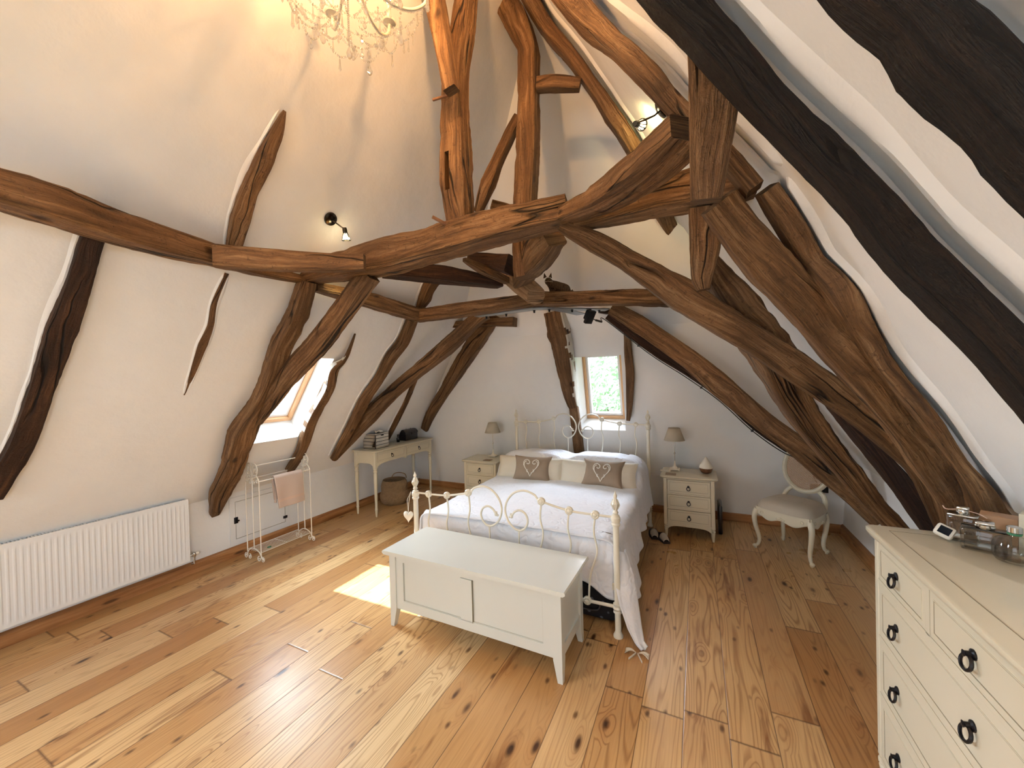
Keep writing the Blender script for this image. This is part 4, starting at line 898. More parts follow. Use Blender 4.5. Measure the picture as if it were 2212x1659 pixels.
# ------------------------------------------------------------------ bedside cabinets
def bedside(loc, rz, label):
    t = thing('bedside_cabinet', loc, rz, label, 'bedside cabinet', 'cream bedside cabinets')
    W_, D_, H_ = .47, .36, .63
    top_slab(W_+.055, D_+.05, .024, H_, .022).build('top', M['cream'], t)
    m = MB(); m.box((0, D_/2-.006, .37), (W_-.02, .012, .47))
    for sx in (-1, 1):
        m.box((sx*(W_/2-.008), 0, .37), (.012, D_-.03, .47))
        for sy in (-1, 1): m.box((sx*(W_/2-.018), sy*(D_/2-.018), .365), (.036, .036, .482), bev=.006)
    zs = [.59, .445, .295, .15]
    for z in (.598, .447, .297, .146): m.box((0, -D_/2+.016, z), (W_-.07, .028, .014))
    # shaped apron
    pts = [(-W_/2+.036, .14)]+[(x, .112+.02*max(0, 1-abs(x)/.20)**.5-.012*math.cos(x/.2*PI)*0) for x in np.linspace(-W_/2+.05, W_/2-.05, 15)]+[(W_/2-.036, .14)]
    pts = [(-W_/2+.036, .085)]+[(float(x), .085+.035*(1-abs(x/(W_/2-.036))**6)) for x in np.linspace(-W_/2+.036, W_/2-.036, 17)]+[(W_/2-.036, .145), (-W_/2+.036, .145)]
    m.prism(pts, -D_/2+.004, -D_/2+.02, 'Y')
    m.build('carcass', M['cream'], t, smooth=False)
    for i in range(3):
        zc = (.591-.151*i+.454-.151*i)/2
        drawer_front('drawer', t, (0, -D_/2+.001, zc-.001), W_-.078, .131, 'Y-', M['cream'], s=1.05)
    for sx in (-1, 1):
        for sy in (-1, 1):
            m = MB(); m.lathe([(.010, 0), (.013, .02), (.017, .07), (.019, .085), (.016, .092), (.021, .10), (.021, .108), (.016, .112), (.018, .125)], (sx*(W_/2-.02), sy*(D_/2-.02), 0), 14); m.build('leg', M['cream'], t)
    return t
bedside((-.105, 4.41, 0), math.radians(0), 'cream three drawer bedside cabinet right of the bed with an oil diffuser on it')
bedside((-2.53, 4.41, 0), math.radians(0), 'cream three drawer bedside cabinet left of the bed, its lowest drawer hidden')
def table_lamp(loc, label, h=.50):
    t = thing('table_lamp', loc, 0, label, 'lamp', 'bedside table lamps')
    m = MB(); m.box((0, 0, .014), (.10, .10, .012), bev=.004)
    for a in (-1, 1):
        for b in (-1, 1): m.ball((a*.04, b*.04, .006), .008, 8)
    m.lathe([(.034, .02), (.026, .032), (.012, .05), (.008, .075), (.006, .10)], (0, 0, 0), 16); m.build('base', M['fabricw'], t)
    m = MB(); m.lathe([(.0045, .10), (.0045, .17), (.009, .175), (.011, .182), (.009, .19), (.0045, .195), (.004, .33), (.010, .335), (.010, .37)], (0, 0, 0), 12); m.build('stem', M['chrome'], t)
    m = MB(); m.lathe([(.105, .325), (.058, .455)], (0, 0, 0), 32, cap=False); o = m.build('lamp_shade', M['shade'], t); sd = o.modifiers.new('t', 'SOLIDIFY'); sd.thickness = .003
    MB().torus((0, 0, .325), .105, .002, n=32, k=6).build('shade_rim', M['shade'], t); m = MB(); m.torus((0, 0, .455), .058, .002, n=24, k=6)
    for k in range(3): a = k*2*PI/3; m.tube([(0, 0, .44), (.057*math.cos(a), .057*math.sin(a), .452)], .0015, 6)
    m.build('shade_wire', M['shade'], t)
    m = MB(); m.ball((0, 0, .395), .022, 12, (1, 1, 1.2)); m.build('bulb', M['fabricw'], t); return t
table_lamp((-2.485, 4.52, .63), 'small linen shaded lamp on the bedside cabinet left of the bed')
table_lamp((-.24, 4.50, .63), 'small linen shaded lamp beside the oil diffuser on the right cabinet')
t = thing('oil_diffuser', (.06, 4.46, .63), 0, 'teardrop oil diffuser with white top and dark wooden base on right bedside cabinet', 'diffuser')
MB().lathe([(.025, 0), (.048, .010), (.060, .035), (.064, .055)], (0, 0, 0), 28).build('wooden_base', M['wood'], t)
MB().lathe([(.064, .0555), (.064, .062), (.056, .085), (.040, .115), (.020, .148), (.008, .165), (.003, .170)], (0, 0, 0), 28).build('white_cover', M['fabricw'], t)
for k, (x, y, lb) in enumerate([(-.27, 4.29, 'thin square coaster on the right bedside cabinet in front of the lamp'), (-2.44, 4.29, 'brown coaster lying on the left bedside cabinet')]):
    tag(MB().box((0, 0, .003), (.10, .085, .005), bev=.001).build('coaster', M['coaster' if k else 'linen'], None), lb, 'coaster').location = (x, y, .63)
tag(MB().box((0, 0, .005), (.10, .05, .010), bev=.003).build('phone_case', M['fabricw'], None), 'slim white case behind the coaster on the right bedside cabinet', 'case').location = (-.33, 4.42, .63)
# black bag behind cabinet, slippers
t = thing('folded_bag', (.185, 4.60, 0), 0, 'black folded bag standing against the far side of the right bedside cabinet', 'bag')
MB().box((0, 0, .15), (.04, .26, .30), bev=.014).build('bag_body', M['leather'], t)
def slipper(loc, rz, label):
    t = thing('slipper', loc, rz, label, 'slipper', 'pair of slippers beside the bed')
    def sole(u, v):
        y = (v-.5)*.25; w_ = .036+.010*math.sin(v*PI*.9)-.006*math.cos(v*PI*2); return w_
    for nm, z0_, z1_, mt in (('sole', 0, .02, M['rubber']),):
        pts = [(sole(0, v)*1.0, (v-.5)*.25) for v in np.linspace(0, 1, 12)]; pts = pts+[(-a, b) for a, b in reversed(pts)]
        MB().prism([(float(a), float(b)) for a, b in pts], z0_, z1_, 'Z').build(nm, mt, t)
    m = MB(); m.grid(lambda u, v: (math.cos(u*PI)*(.040-.012*v*v), .01+v*.105, .018+math.sin(u*PI)*(.052-.028*v)), 14, 10)
    o = m.build('upper', M['shoe'], t); sd = o.modifiers.new('t', 'SOLIDIFY'); sd.thickness = .004
slipper((-.345, 4.15, 0), math.radians(200), 'pale slipper nearest the right bedside cabinet leg')
slipper((-.44, 4.22, 0), math.radians(190), 'pale slipper half hidden behind the hanging quilt')
# ------------------------------------------------------------------ console table
ct = thing('console_table', (-3.765, 4.07, 0), 0, 'cream console table with two drawers and turned legs along the left wall', 'table')
W_, D_, H_ = .36, 1.12, .82     # x depth, y length
top_slab(W_+.06, D_+.06, .022, H_, .05).build('table_top', M['cream'], ct)
m = MB()
for sx in (-1, 1):
    for sy in (-1, 1): m.box((sx*(W_/2-.022), sy*(D_/2-.022), .70), (.044, .044, .20), bev=.008)
for sy in (-1, 1):
    pts = [(-W_/2+.044, .645-.02)]+[(float(x), .625+.035*(1-abs(x/(W_/2-.044))**5)) for x in np.linspace(-W_/2+.044, W_/2-.044, 13)]+[(W_/2-.044, .797), (-W_/2+.044, .797)]
    m.prism(pts, sy*(D_/2-.012)-.008, sy*(D_/2-.012)+.008, 'Y')
m.box((-W_/2+.012, 0, .715), (.014, D_-.08, .165))
m.box((W_/2-.018, 0, .790), (.03, D_-.088, .014)); m.box((W_/2-.018, 0, .715), (.03, .03, .16))
pts = [(-D_/2+.044, .61)]+[(float(x), .615+.04*(1-abs(x/(D_/2-.044))**8)) for x in np.linspace(-D_/2+.044, D_/2-.044, 25)]+[(D_/2-.044, .672), (-D_/2+.044, .672)]
m.prism(pts, W_/2-.03, W_/2-.006, 'X')
m.build('frame', M['cream'], ct, smooth=False)
for sy in (-1, 1): drawer_front('drawer', ct, (W_/2-.003, sy*(D_/4-.012), .728), D_/2-.068, .108, 'X+', M['cream'], s=1.1)
for sx in (-1, 1):
    for sy in (-1, 1):
        MB().lathe([(.010, 0), (.013, .03), (.016, .085), (.020, .09), (.017, .10), (.015, .11), (.021, .38), (.024, .53), (.019, .545), (.026, .558), (.026, .566), (.020, .575), (.026, .59), (.021, .60), (.022, .61)], (sx*(W_/2-.022), sy*(D_/2-.022), 0), 18).build('leg', M['cream'], ct)
# mirrored jewellery box
t = thing('jewellery_box', (-3.78, 3.73, .82), math.radians(3), 'mirrored jewellery box with stacked drawers on the left end of the console table', 'box')
MB().box((0, 0, .09), (.20, .24, .18)).build('box_body', M['leather'], t, smooth=False)
for k in range(4):
    z = .026+.043*k; hh = .037
    o = MB().box((.102, 0, z), (.006, .232, hh)).build('drawer', M['mirror'], t, smooth=False)
    MB().box((.106, 0, z+hh/2-.003), (.006, .23, .004)).build('bevel_strip', M['chrome'], o, smooth=False)
    MB().box((0, -.121, z), (.19, .004, hh)).build('side_panel', M['mirror'], t, smooth=False)
MB().box((0, 0, .184), (.21, .25, .008)).build('lid', M['mirror'], t, smooth=False)
m = MB(); m.box((.106, 0, .168), (.01, .04, .018)); m.build('clasp', M['blackp'], t, smooth=False)
tag(MB().grid(lambda u, v: ((u-.5)*.07+.01*math.sin(v*9), (v-.5)*.10, .012+.014*math.sin(u*7)*math.cos(v*5)+.012), 14, 18).build('tissue', M['fabricw'], None), 'crumpled white tissue on top of the mirrored jewellery box', 'tissue').location = (-3.76, 3.75, 1.003)
bpy.data.objects['tissue'].modifiers.new('t', 'SOLIDIFY').thickness = .002
# little bottle and black case
t = thing('small_bottle', (-3.80, 4.16, .82), 0, 'small dark bottle standing alone in the middle of the console table', 'bottle')
MB().lathe([(.020, 0), (.022, .004), (.022, .052), (.019, .062), (.010, .068), (.010, .074)], (0, 0, 0), 18).build('glass_body', M['amber'], t)
MB().lathe([(.013, .074), (.013, .105), (.011, .108)], (0, 0, 0), 16).build('cap', M['blackp'], t)
t = thing('trinket_case', (-3.86, 4.42, .82), math.radians(0), 'black lacquered case with a domed lid at the right end of the console table', 'case')
MB().box((0, 0, .045), (.17, .26, .09), bev=.006).build('case_body', M['leather'], t)
m = MB(); m.prism([(-.088, .092), (.088, .092), (.086, .115), (.05, .145), (0, .156), (-.05, .145), (-.086, .115)], -.134, .134, 'Y'); m.build('domed_lid', M['leather'], t)
m = MB(); m.box((.090, 0, .092), (.008, .03, .03), bev=.002); m.tube(smoothpts([(.02, -.05, .152), (.02, -.03, .172), (.02, .03, .172), (.02, .05, .152)], 4), .004, 6); m.build('clasp_and_handle', M['black'], t)
# basket
t = thing('belly_basket', (-3.80, 4.06, 0), math.radians(20), 'woven seagrass belly basket standing on the floor under the console table', 'basket')
MB().lathe([(.02, .004), (.145, .0), (.175, .03), (.195, .08), (.195, .12), (.178, .16), (.170, .175), (.176, .20), (.175, .25), (.165, .29), (.150, .325), (.144, .325), (.150, .29), (.160, .25), (.158, .20), (.15, .17), (.17, .10), (.15, .02), (.02, .012)], (0, 0, 0), 40).build('basket_body', M['basket'], t)
for a in (1, -1):
    m = MB()
    P = [(.03*a+.10, a*.115, .315), (.10, a*.14, .36), (.03, a*.13, .385), (-.05, a*.135, .37), (-.09, a*.115, .315)] if a > 0 else [(.08, -.12, .31), (.09, -.17, .30), (0, -.20, .27), (-.08, -.17, .29), (-.08, -.12, .31)]
    m.tube(smoothpts(P, 6), .006, 8); m.build('handle', M['basket'], t)
# ------------------------------------------------------------------ french chair
c = thing('cane_back_chair', (.770, 4.30, 0), math.radians(-35), 'cream carved chair with oval cane back and padded linen seat under the braces', 'chair')
def leg_curve(x, y, sx, sy):
    P = [(x, y, .37), (x+sx*.018, y+sy*.018, .31), (x+sx*.012, y+sy*.012, .22), (x-sx*.008, y-sy*.008, .11), (x-sx*.004, y-sy*.004, .05), (x+sx*.014, y+sy*.014, .022)]
    pp = smoothpts(P, 5); n = len(pp); r = [.027-.015*(i/(n-1))**.8 for i in range(n)]
    m = MB(); m.tube(pp, r, 12); e = pp[-1]; m.ball((e.x+sx*.004, e.y+sy*.004, .024), .018, 12, (1.1, 1.1, .95)); m.lathe([(.009, 0), (.012, .004), (.013, .012), (.010, .02)], (e.x, e.y, 0), 12)
    m.ball((x+sx*.018, y+sy*.018, .335), .018, 10, (1, 1, 1.5))
    return m
for (x, y, sx, sy) in ((-.215, -.19, -1, -1), (.215, -.19, 1, -1), (-.17, .17, -.6, 1), (.17, .17, .6, 1)): leg_curve(x, y, sx, sy).build('leg', M['cream'], c)
def apron(a, b, dip, out):
    a, b = Vector(a), Vector(b); m = MB(); N_ = 22; n = Vector(out)
    vs = []
    for i in range(N_+1):
        t_ = i/N_; p = a.lerp(b, t_)+n*(.022*math.sin(t_*PI)); zl = .325+dip*(.5-.5*math.cos(t_*2*PI))*-1+.016*math.cos(t_*4*PI)-.004
        for q, z in ((n*.012, zl), (n*.017, zl+.012), (n*.012, .40), (n*-.012, .40), (n*-.012, zl)): vs.append(tuple(p+q+Vector((0, 0, z-p.z))))
    fs = [(i*5+k, i*5+(k+1) % 5, i*5+5+(k+1) % 5, i*5+5+k) for i in range(N_) for k in range(5)]+[tuple(range(5)), tuple(range(N_*5, N_*5+5))]
    m.add(vs, fs)
    mid = a.lerp(b, .5)+n*.036
    for k in range(5): m.ball((mid.x+(b-a).normalized().x*(k-2)*.014, mid.y+(b-a).normalized().y*(k-2)*.014, .338+.006*(2-abs(k-2))), .011, 8)
    for e, s_ in ((.12, 1), (.88, -1)):
        q = a.lerp(b, e)+n*.026; m.torus((q.x, q.y, .358), .012, .004, ax=n, n=12, k=6)
    return m
m = apron((-.215, -.19, 0), (.215, -.19, 0), .012, (0, -1, 0)); m.build('seat_rail', M['cream'], c)
m = apron((.215, -.19, 0), (.17, .17, 0), .008, (1, 0, 0)); m.build('seat_rail', M['cream'], c)
m = apron((-.17, .17, 0), (-.215, -.19, 0), .008, (-1, 0, 0)); m.build('seat_rail', M['cream'], c)
m = apron((.17, .17, 0), (-.17, .17, 0), .004, (0, 1, 0)); m.build('seat_rail', M['cream'], c)
def seat_pt(u, v):
    a = u*2*PI; r = v; ca, sa = math.cos(a), math.sin(a); e = 4.5
    q = (abs(ca)**e+abs(sa)**e)**(-1/e); X_ = ca*q; Y_ = sa*q
    wx = .245-.035*(Y_*.5+.5); x = X_*wx*r; y = Y_*.215*r-.005-.018*(1-X_*X_)*max(0, -Y_)*r
    return (x, y, .40+.085*(1-r**5)**.5)
m = MB(); m.grid(seat_pt, 56, 14); m.build('seat_pad', M['seat'], c)
m = MB()
def back_frame(u, r=.0): a = u*2*PI; return Vector((.185*math.cos(a), .215+.075*((math.sin(a)*.215+.215)/.43)*1.0, .735+.215*math.sin(a)))
pp = [back_frame(i/48) for i in range(48)]; m.tube(pp, .021, 10, True); m.tube([p+Vector((0, -.012, 0)) for p in pp], .014, 8, True)
for k in range(28): p = back_frame(k/28); m.ball((p.x, p.y-.024, p.z), .0055, 6)
for k in range(-1, 2): m.ball((k*.022, .280, .965-.006*abs(k)), .014, 8)
m.build('backrest_frame', M['cream'], c)
m = MB(); m.grid(lambda u, v: tuple(Vector((0, .2525, .735)).lerp(back_frame(u), v*.95)), 48, 6); m.build('cane_panel', M['cane'], c)
for sx in (-1, 1):
    m = MB(); pp = smoothpts([(sx*.165, .17, .37), (sx*.172, .19, .43), (sx*.150, .225, .50), (sx*.105, .232, .545)], 6); m.tube(pp, [.021, .021, .020, .019]*6+[.019]*(len(pp)-24) if len(pp) >= 24 else .020, 10); m.build('back_support', M['cream'], c)
# ------------------------------------------------------------------ chest of drawers
dc = thing('chest_of_drawers', (.845, 1.565, 0), 0, 'large cream chest of drawers with black ring pulls in the lower right corner', 'chest of drawers')
W_, D_, H_ = .86, .45, 1.03      # W along y, D along x
ts = top_slab(D_+.05, W_+.05, .034, H_, .03); ts.build('top', M['dress'], dc)
m = MB(); zt = H_+.0004
for sx in (-1, 1): m.box((sx*(D_/2-.035), 0, zt), (.002, W_-.07, .0008))
for sy in (-1, 1): m.box((0, sy*(W_/2-.035), zt), (D_-.07, .002, .0008))
m.build('top_inlay_line', M['groove'], dc, smooth=False)
m = MB()
m.box((D_/2-.008, 0, .56), (.012, W_-.02, .86))
for sy in (-1, 1):
    m.box((0, sy*(W_/2-.010), .56), (D_-.04, .014, .86))
    for sx in (-1, 1): m.box((sx*(D_/2-.018), sy*(W_/2-.018), .557), (.036, .036, .872), bev=.007)
rows = [(.995, .835), (.835, .615), (.615, .39), (.39, .125)]
for z in (.990, .832, .612, .386, .126): m.box((-D_/2+.014, 0, z), (.028, W_-.07, .015))
m.box((-D_/2+.014, .035, .912), (.028, .022, .15))
for z in (.832, .612, .386): m.box((0, 0, z), (D_-.05, W_-.05, .004))
m.build('carcass', M['dress'], dc, smooth=False)
fx_ = -D_/2+.001
ym = .035
for a_, b_, pu in ((ym+.014, W_/2-.04, .02), (-W_/2+.04, ym-.014, .0)): drawer_front('drawer', dc, (fx_, (a_+b_)/2, .911), b_-a_, .140, 'X-', M['dress'], pull=(pu,), s=1.25)
for za, zb in ((.823, .621), (.603, .395), (.377, .135)):
    drawer_front('drawer', dc, (fx_, 0, (za+zb)/2), W_-.08, za-zb, 'X-', M['dress'], pull=(-.178, .245), s=1.25)
for sx in (-1, 1):
    for sy in (-1, 1): MB().lathe([(.014, 0), (.017, .03), (.022, .08), (.024, .09), (.020, .098), (.026, .106), (.026, .116), (.022, .122)], (sx*(D_/2-.022), sy*(W_/2-.022), 0), 16).build('leg', M['dress'], dc)
DZ = 1.03
# room thermometer
t = thing('room_sensor', (.795, 1.925, DZ+.031), math.radians(-20), 'small white square sensor with a dark screen on the chest of drawers', 'sensor')
Rx = (Matrix.Rotation(math.radians(-32), 3, 'X') @ Matrix.Rotation(math.radians(25), 3, 'Y'))
m = MB(); m.box((0, 0, 0), (.050, .022, .046), rz=Rx, bev=.009); m.build('casing', M['fabricw'], t)
q = Rx @ Vector((0, -.0112, 0)); m = MB(); m.box(q, (.031, .0012, .028), rz=Rx); m.build('screen', M['screen'], t, smooth=False)
# perfume bottles
def perfume(loc, rz, label, w, d, h, kind):
    t = thing('perfume_bottle', loc, rz, label, 'perfume bottle', 'perfume bottles on the chest of drawers')
    if kind == 'round':
        MB().lathe([(.02, 0), (w*.42, .004), (w*.5, .02), (w*.5, h*.45), (w*.42, h*.62), (w*.16, h*.72), (w*.14, h*.78)], (0, 0, 0), 26).build('bottle', M['perf'], t)
        MB().lathe([(.018, .008), (w*.42, .012), (w*.44, .03), (w*.42, h*.36)], (0, 0, 0), 22).build('perfume', M['perf'], t)
        MB().lathe([(w*.15, h*.76), (w*.17, h*.79), (w*.17, h*.82)], (0, 0, 0), 18).build('collar', M['green'], t)
        MB().lathe([(w*.16, h*.82), (w*.18, h*.84), (w*.18, h*.98), (w*.12, h)], (0, 0, 0), 18).build('cap', M['chrome'], t)
    else:
        MB().box((0, 0, h*.38), (w, d, h*.76), bev=.008).build('bottle', M['perf'], t)
        MB().box((0, 0, h*.30), (w*.84, d*.74, h*.50), bev=.004).build('perfume', M['perf'], t)
        MB().box((0, 0, h*.765), (w*.96, d*.96, h*.05), bev=.003).build('shoulder', M['chrome' if kind == 'tall' else 'brass'], t)
        MB().lathe([(w*.16, h*.78), (w*.20, h*.80), (w*.22, h*.86), (w*.20, h*.92)], (0, 0, 0), 18).build('collar', M['chrome'], t)
        MB().box((0, 0, h*.96), (w*.40, w*.34, h*.10), bev=.004).build('cap', M['chrome'], t)
        if kind == 'tall':
            m = MB(); m.tube(smoothpts([(-w*.2, 0, h*.9), (-w*.5, -.01, h*.88), (-w*.62, 0, h*.94)], 5), .0016, 6); m.tube(smoothpts([(w*.2, 0, h*.9), (w*.5, 0, h*.86), (w*.7, 0, h*.78)], 5), .0016, 6); m.build('neck_cord', M['pinkcap'], t)
    return t
perfume((.845, 1.93, DZ), math.radians(-30), 'clear square perfume bottle with a silver cap, beside the white sensor', .078, .044, .125, 'tall')
perfume((.862, 1.85, DZ), math.radians(-25), 'wide flat glass perfume bottle, in the middle of the three', .110, .045, .100, 'flat')
perfume((.895, 1.78, DZ), 0, 'round glass perfume bottle with a green collar at the right edge', .095, .095, .115, 'round')
# pale wooden block and letter box
tag(MB().box((0, 0, .05), (.085, .070, .10), bev=.002).build('gift_box', M['woodc'], None), 'pale pinkish cardboard box standing behind the perfume bottles', 'box').location = (.945, 1.955, DZ)
bpy.data.objects['gift_box'].rotation_euler = (0, 0, math.radians(-28))
t = thing('perfume_carton', (.985, 1.865, DZ), math.radians(-35), 'tall white marbled carton with a black letter K at the right edge', 'box')
MB().box((0, 0, .068), (.060, .060, .136), bev=.0015).build('carton_body', M['card'], t)
m = MB(); zk = .075; y_ = -.0308
m.box((-.012, y_, zk), (.005, .0012, .046))
for sg in (1, -1):
    vs = [(-.010, y_-.0006, zk-.002*sg), (-.010, y_-.0006, zk+.004*sg), (.013, y_-.0006, zk+.023*sg), (.018, y_-.0006, zk+.023*sg)]
    m.add(vs+[(a, b+.001, c_) for a, b, c_ in vs], [(0, 1, 2, 3), (4, 5, 6, 7), (0, 1, 5, 4), (1, 2, 6, 5), (2, 3, 7, 6), (3, 0, 4, 7)])
m.build('letter_k', M['letter'], t, smooth=False)
# ------------------------------------------------------------------ radiator
t = thing('radiator', (-4.045, .95, .15), 0, 'long white ribbed panel radiator on the left wall', 'radiator')
RL, RH = 1.64, .53
def fl(v_):   # flute profile along the length
    k = (v_*54) % 1
    return .0038*(1 if .18 < k < .62 else 0 if (k < .06 or k > .74) else (math.sin(((k-.06)/.12)*PI/2) if k < .18 else math.cos(((k-.62)/.12)*PI/2)))
def rp(u, v):    # u along length, v up
    edge = min(1, max(0, min(v-.06, .94-v)/.03))*min(1, max(0, min(u, 1-u)*80-.6))
    return (.045-fl(u)*edge, (u-.5)*RL, v*RH)
m = MB(); m.grid(rp, 54*12, 34)
m.box((.030, 0, RH/2), (.006, RL, RH)); m.build('front_panel', M['white'], t, angle=60)
m = MB(); m.box((-.030, 0, RH/2), (.012, RL-.02, RH-.01)); m.build('rear_panel', M['white'], t)
m = MB()
for s_ in (-1, 1): m.box((.006, s_*(RL/2+.001), RH/2+.002), (.082, .004, RH-.006), bev=.001)
m.build('end_cover', M['white'], t)
m = MB(); m.box((.043, 0, RH+.004), (.006, RL, .012)); m.box((-.033, 0, RH+.004), (.006, RL, .012))
n_ = 100
for k in range(n_): m.box((.005, (k+.5)/n_*RL-RL/2, RH+.006), (.072, .008, .004))
g_ = m.build('top_grille', M['white'], t, smooth=False)
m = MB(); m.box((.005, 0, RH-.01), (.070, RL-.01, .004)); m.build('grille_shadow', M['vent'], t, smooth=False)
m = MB(); m.tube([(0, RL/2, .03), (0, RL/2+.055, .03)], .009, 12); m.lathe([(.012, -.018), (.014, -.01), (.014, .012), (.011, .018)], (0, RL/2+.05, .03), 14); m.tube([(0, RL/2+.05, .03), (0, RL/2+.05, -.05), (-.02, RL/2+.05, -.06), (-.05, RL/2+.05, -.06)], .007, 10); m.build('valve', M['chrome'], t)
m = MB(); m.lathe([(.013, 0), (.015, .004), (.014, .024), (.010, .028)], (.002, RL/2+.06, .03), 14, ax=(0, 1, .1)); m.build('valve_cap', M['fabricw'], t)
m = MB()
for y in (-.6, .6): m.box((-.043, y, .30), (.022, .05, .34))
m.build('wall_bracket', M['white'], t, smooth=False)
# ------------------------------------------------------------------ access hatch in the knee wall
t = thing('access_hatch', (-4.098, 2.44, .12), 0, 'white painted access hatch with black hinge and catch behind the towel rack', 'hatch')
m = MB(); fw_, fh = .60, .455
m.box((.006, 0, .022), (.012, fw_, .044)); m.box((.006, 0, fh-.022), (.012, fw_, .044))
for s_ in (-1, 1): m.box((.006, s_*(fw_/2-.024), fh/2), (.012, .048, fh-.088))
m.build('hatch_frame', M['white'], t, smooth=False)
m = MB(); m.box((.004, 0, fh/2), (.011, fw_-.108, fh-.098), bev=.001); m.build('hatch_door', M['white'], t, smooth=False)
m = MB(); m.box((.002, 0, fh/2), (.006, fw_-.09, fh-.08)); m.build('door_gap_shade', M['groove'], t, smooth=False)  # darker sheet behind the door, its colour stands for shade in the gap
m = MB(); m.box((.014, -.248, .23), (.010, .034, .060), bev=.002); m.box((.022, -.244, .23), (.016, .014, .030), bev=.004); m.ball((.030, -.232, .226), .009, 8); m.build('catch', M['black'], t)
m = MB(); m.box((.013, .248, .10), (.008, .045, .028), bev=.002); m.tube([(.018, .248, .085), (.018, .248, .115)], .005, 8); m.build('hinge', M['black'], t)
# ------------------------------------------------------------------ towel rack
rk = thing('towel_rack', (-3.815, 2.46, 0), 0, 'white wire towel rack with scrolled ends standing in front of the access hatch', 'towel rack')
def spiral(c, r, turns, a0, sgn, e=(1, 0, 0), n=26, shrink=.85):
    c = Vector(c); e = Vector(e); P = []
    for i in range(n+1):
        t_ = i/n; a = a0+sgn*t_*turns*2*PI; rr = r*(1-shrink*t_)
        P.append(c+e*(rr*math.cos(a))+Vector((0, 0, rr*math.sin(a))))
    return P
for sy in (-1, 1):
    y = sy*.262; m = MB(); w = .0048
    for x in (-.105, 0, .105):
        tz = .76 if x else .80
        m.tube([(x, y, .075 if x else .11), (x*1.0, y, tz)], w, 7)
    # arched foot with four curls
    m.tube(smoothpts([(-.150, y, .028), (-.115, y, .05), (-.075, y, .095), (0, y, .118), (.075, y, .095), (.115, y, .05), (.150, y, .028)], 6), .0052, 8)
    for sx in (-1, 1):
        m.tube(spiral((sx*.128, y, .030), .026, 1.25, PI/2, sx*-1), .0042, 7); m.tube(spiral((sx*.074, y, .030), .026, 1.25, PI/2, sx), .0042, 7)
        m.tube(smoothpts([(sx*.105, y, .09), (sx*.104, y, .07), (sx*.103, y, .05), (sx*.102, y, .034)], 4), .004, 7)
    # butterfly ornament
    for sx in (-1, 1):
        m.tube(spiral((sx*.045, y, .875), .038, 1.3, -PI/2+.4*sx, sx), w, 7)
        m.tube(smoothpts([(sx*.006, y, .80), (sx*.02, y, .86), (sx*.014, y, .90), (sx*.03, y, .925), (sx*.062, y, .915), (sx*.085, y, .875), (sx*.075, y, .83), (sx*.04, y, .80), (sx*.006, y, .79)], 6), w, 7)
        m.tube(spiral((sx*.075, y, .765), .030, 1.2, PI/2, sx*-1), w, 7)
        m.tube(smoothpts([(sx*.004, y, .79), (sx*.03, y, .815), (sx*.075, y, .805), (sx*.105, y, .76)], 5), w, 7)
        m.tube(spiral((sx*.028, y, .745), .020, 1.1, PI/2, sx), w, 7)
    m.ball((0, y, .80), .009, 8); m.ball((0, y, .925), .006, 8)
    m.build('scrolled_end', M['rackm'], rk)
for x, z in ((0, .895), (.105, .76), (-.105, .76)): MB().tube([(x, -.262, z), (x, .262, z)], .0062, 10).build('rail', M['rackm'], rk)
m = MB()
for k in range(8): x = -.105+k*.03; m.tube([(x, -.262, .095), (x, .262, .095)], .0042 if k in (0, 7) else .0026, 7)
m.tube([(-.105, 0, .092), (.105, 0, .092)], .003, 7); m.build('wire_shelf', M['rackm'], rk)
tag(MB().tube(spiral((0, 0, .006), .018, 2.3, 0, 1, shrink=.5), .003, 6).xf(Matrix.Rotation(PI/2, 4, 'X')).build('green_cord', M['green']), 'tiny green coil lying on the lower shelf of the towel rack', 'cord').location = (-3.74, 2.30, .106)
# towel
t = thing('hand_towel', (-3.71, 2.475, .766), 0, 'pinkish beige towel folded over the front rail of the towel rack', 'towel')
def tw(u, v):
    L1, L2 = .30, .22; s_ = v*(L1+L2+.03)-L2
    r = .012
    if s_ < -.0: x, z = -r-.006, s_
    elif s_ > .03: x, z = r+.004+(s_-.03)*.06, -(s_-.03)
    else: a = s_/.03*PI; x, z = -r*math.cos(a), r*math.sin(a)
    y = (u-.5)*.29*(1-.10*max(0, -z)*2)-.0+.05*max(0, -z)
    x += .005*math.sin(u*9+v*2)*min(1, -min(z, 0)*8)
    return (x, y, z)
m = MB(); m.grid(tw, 40, 60); o = m.build('terry_cloth', M['towel'], t); sd = o.modifiers.new('t', 'SOLIDIFY'); sd.thickness = .011; sd.offset = 1
m = MB(); m.grid(lambda u, v: tuple(Vector(tw(u*.99+.005, .845+v*.045))+Vector((.0135, 0, 0))), 30, 4); m.build('woven_border', M['towelb'], t)
def tw2(u, v):
    z = -.04-v*.22; return (-.045+.02*math.sin(u*7), -.155+u*.06, z)
m = MB(); m.grid(lambda u, v: (-.005+.03*math.sin(u*PI)*v-.03*u, -.140+.035*u+.012*math.sin(v*3), -.005-v*.24), 16, 20); o = m.build('folded_edge', M['towel'], t); sd = o.modifiers.new('t', 'SOLIDIFY'); sd.thickness = .010
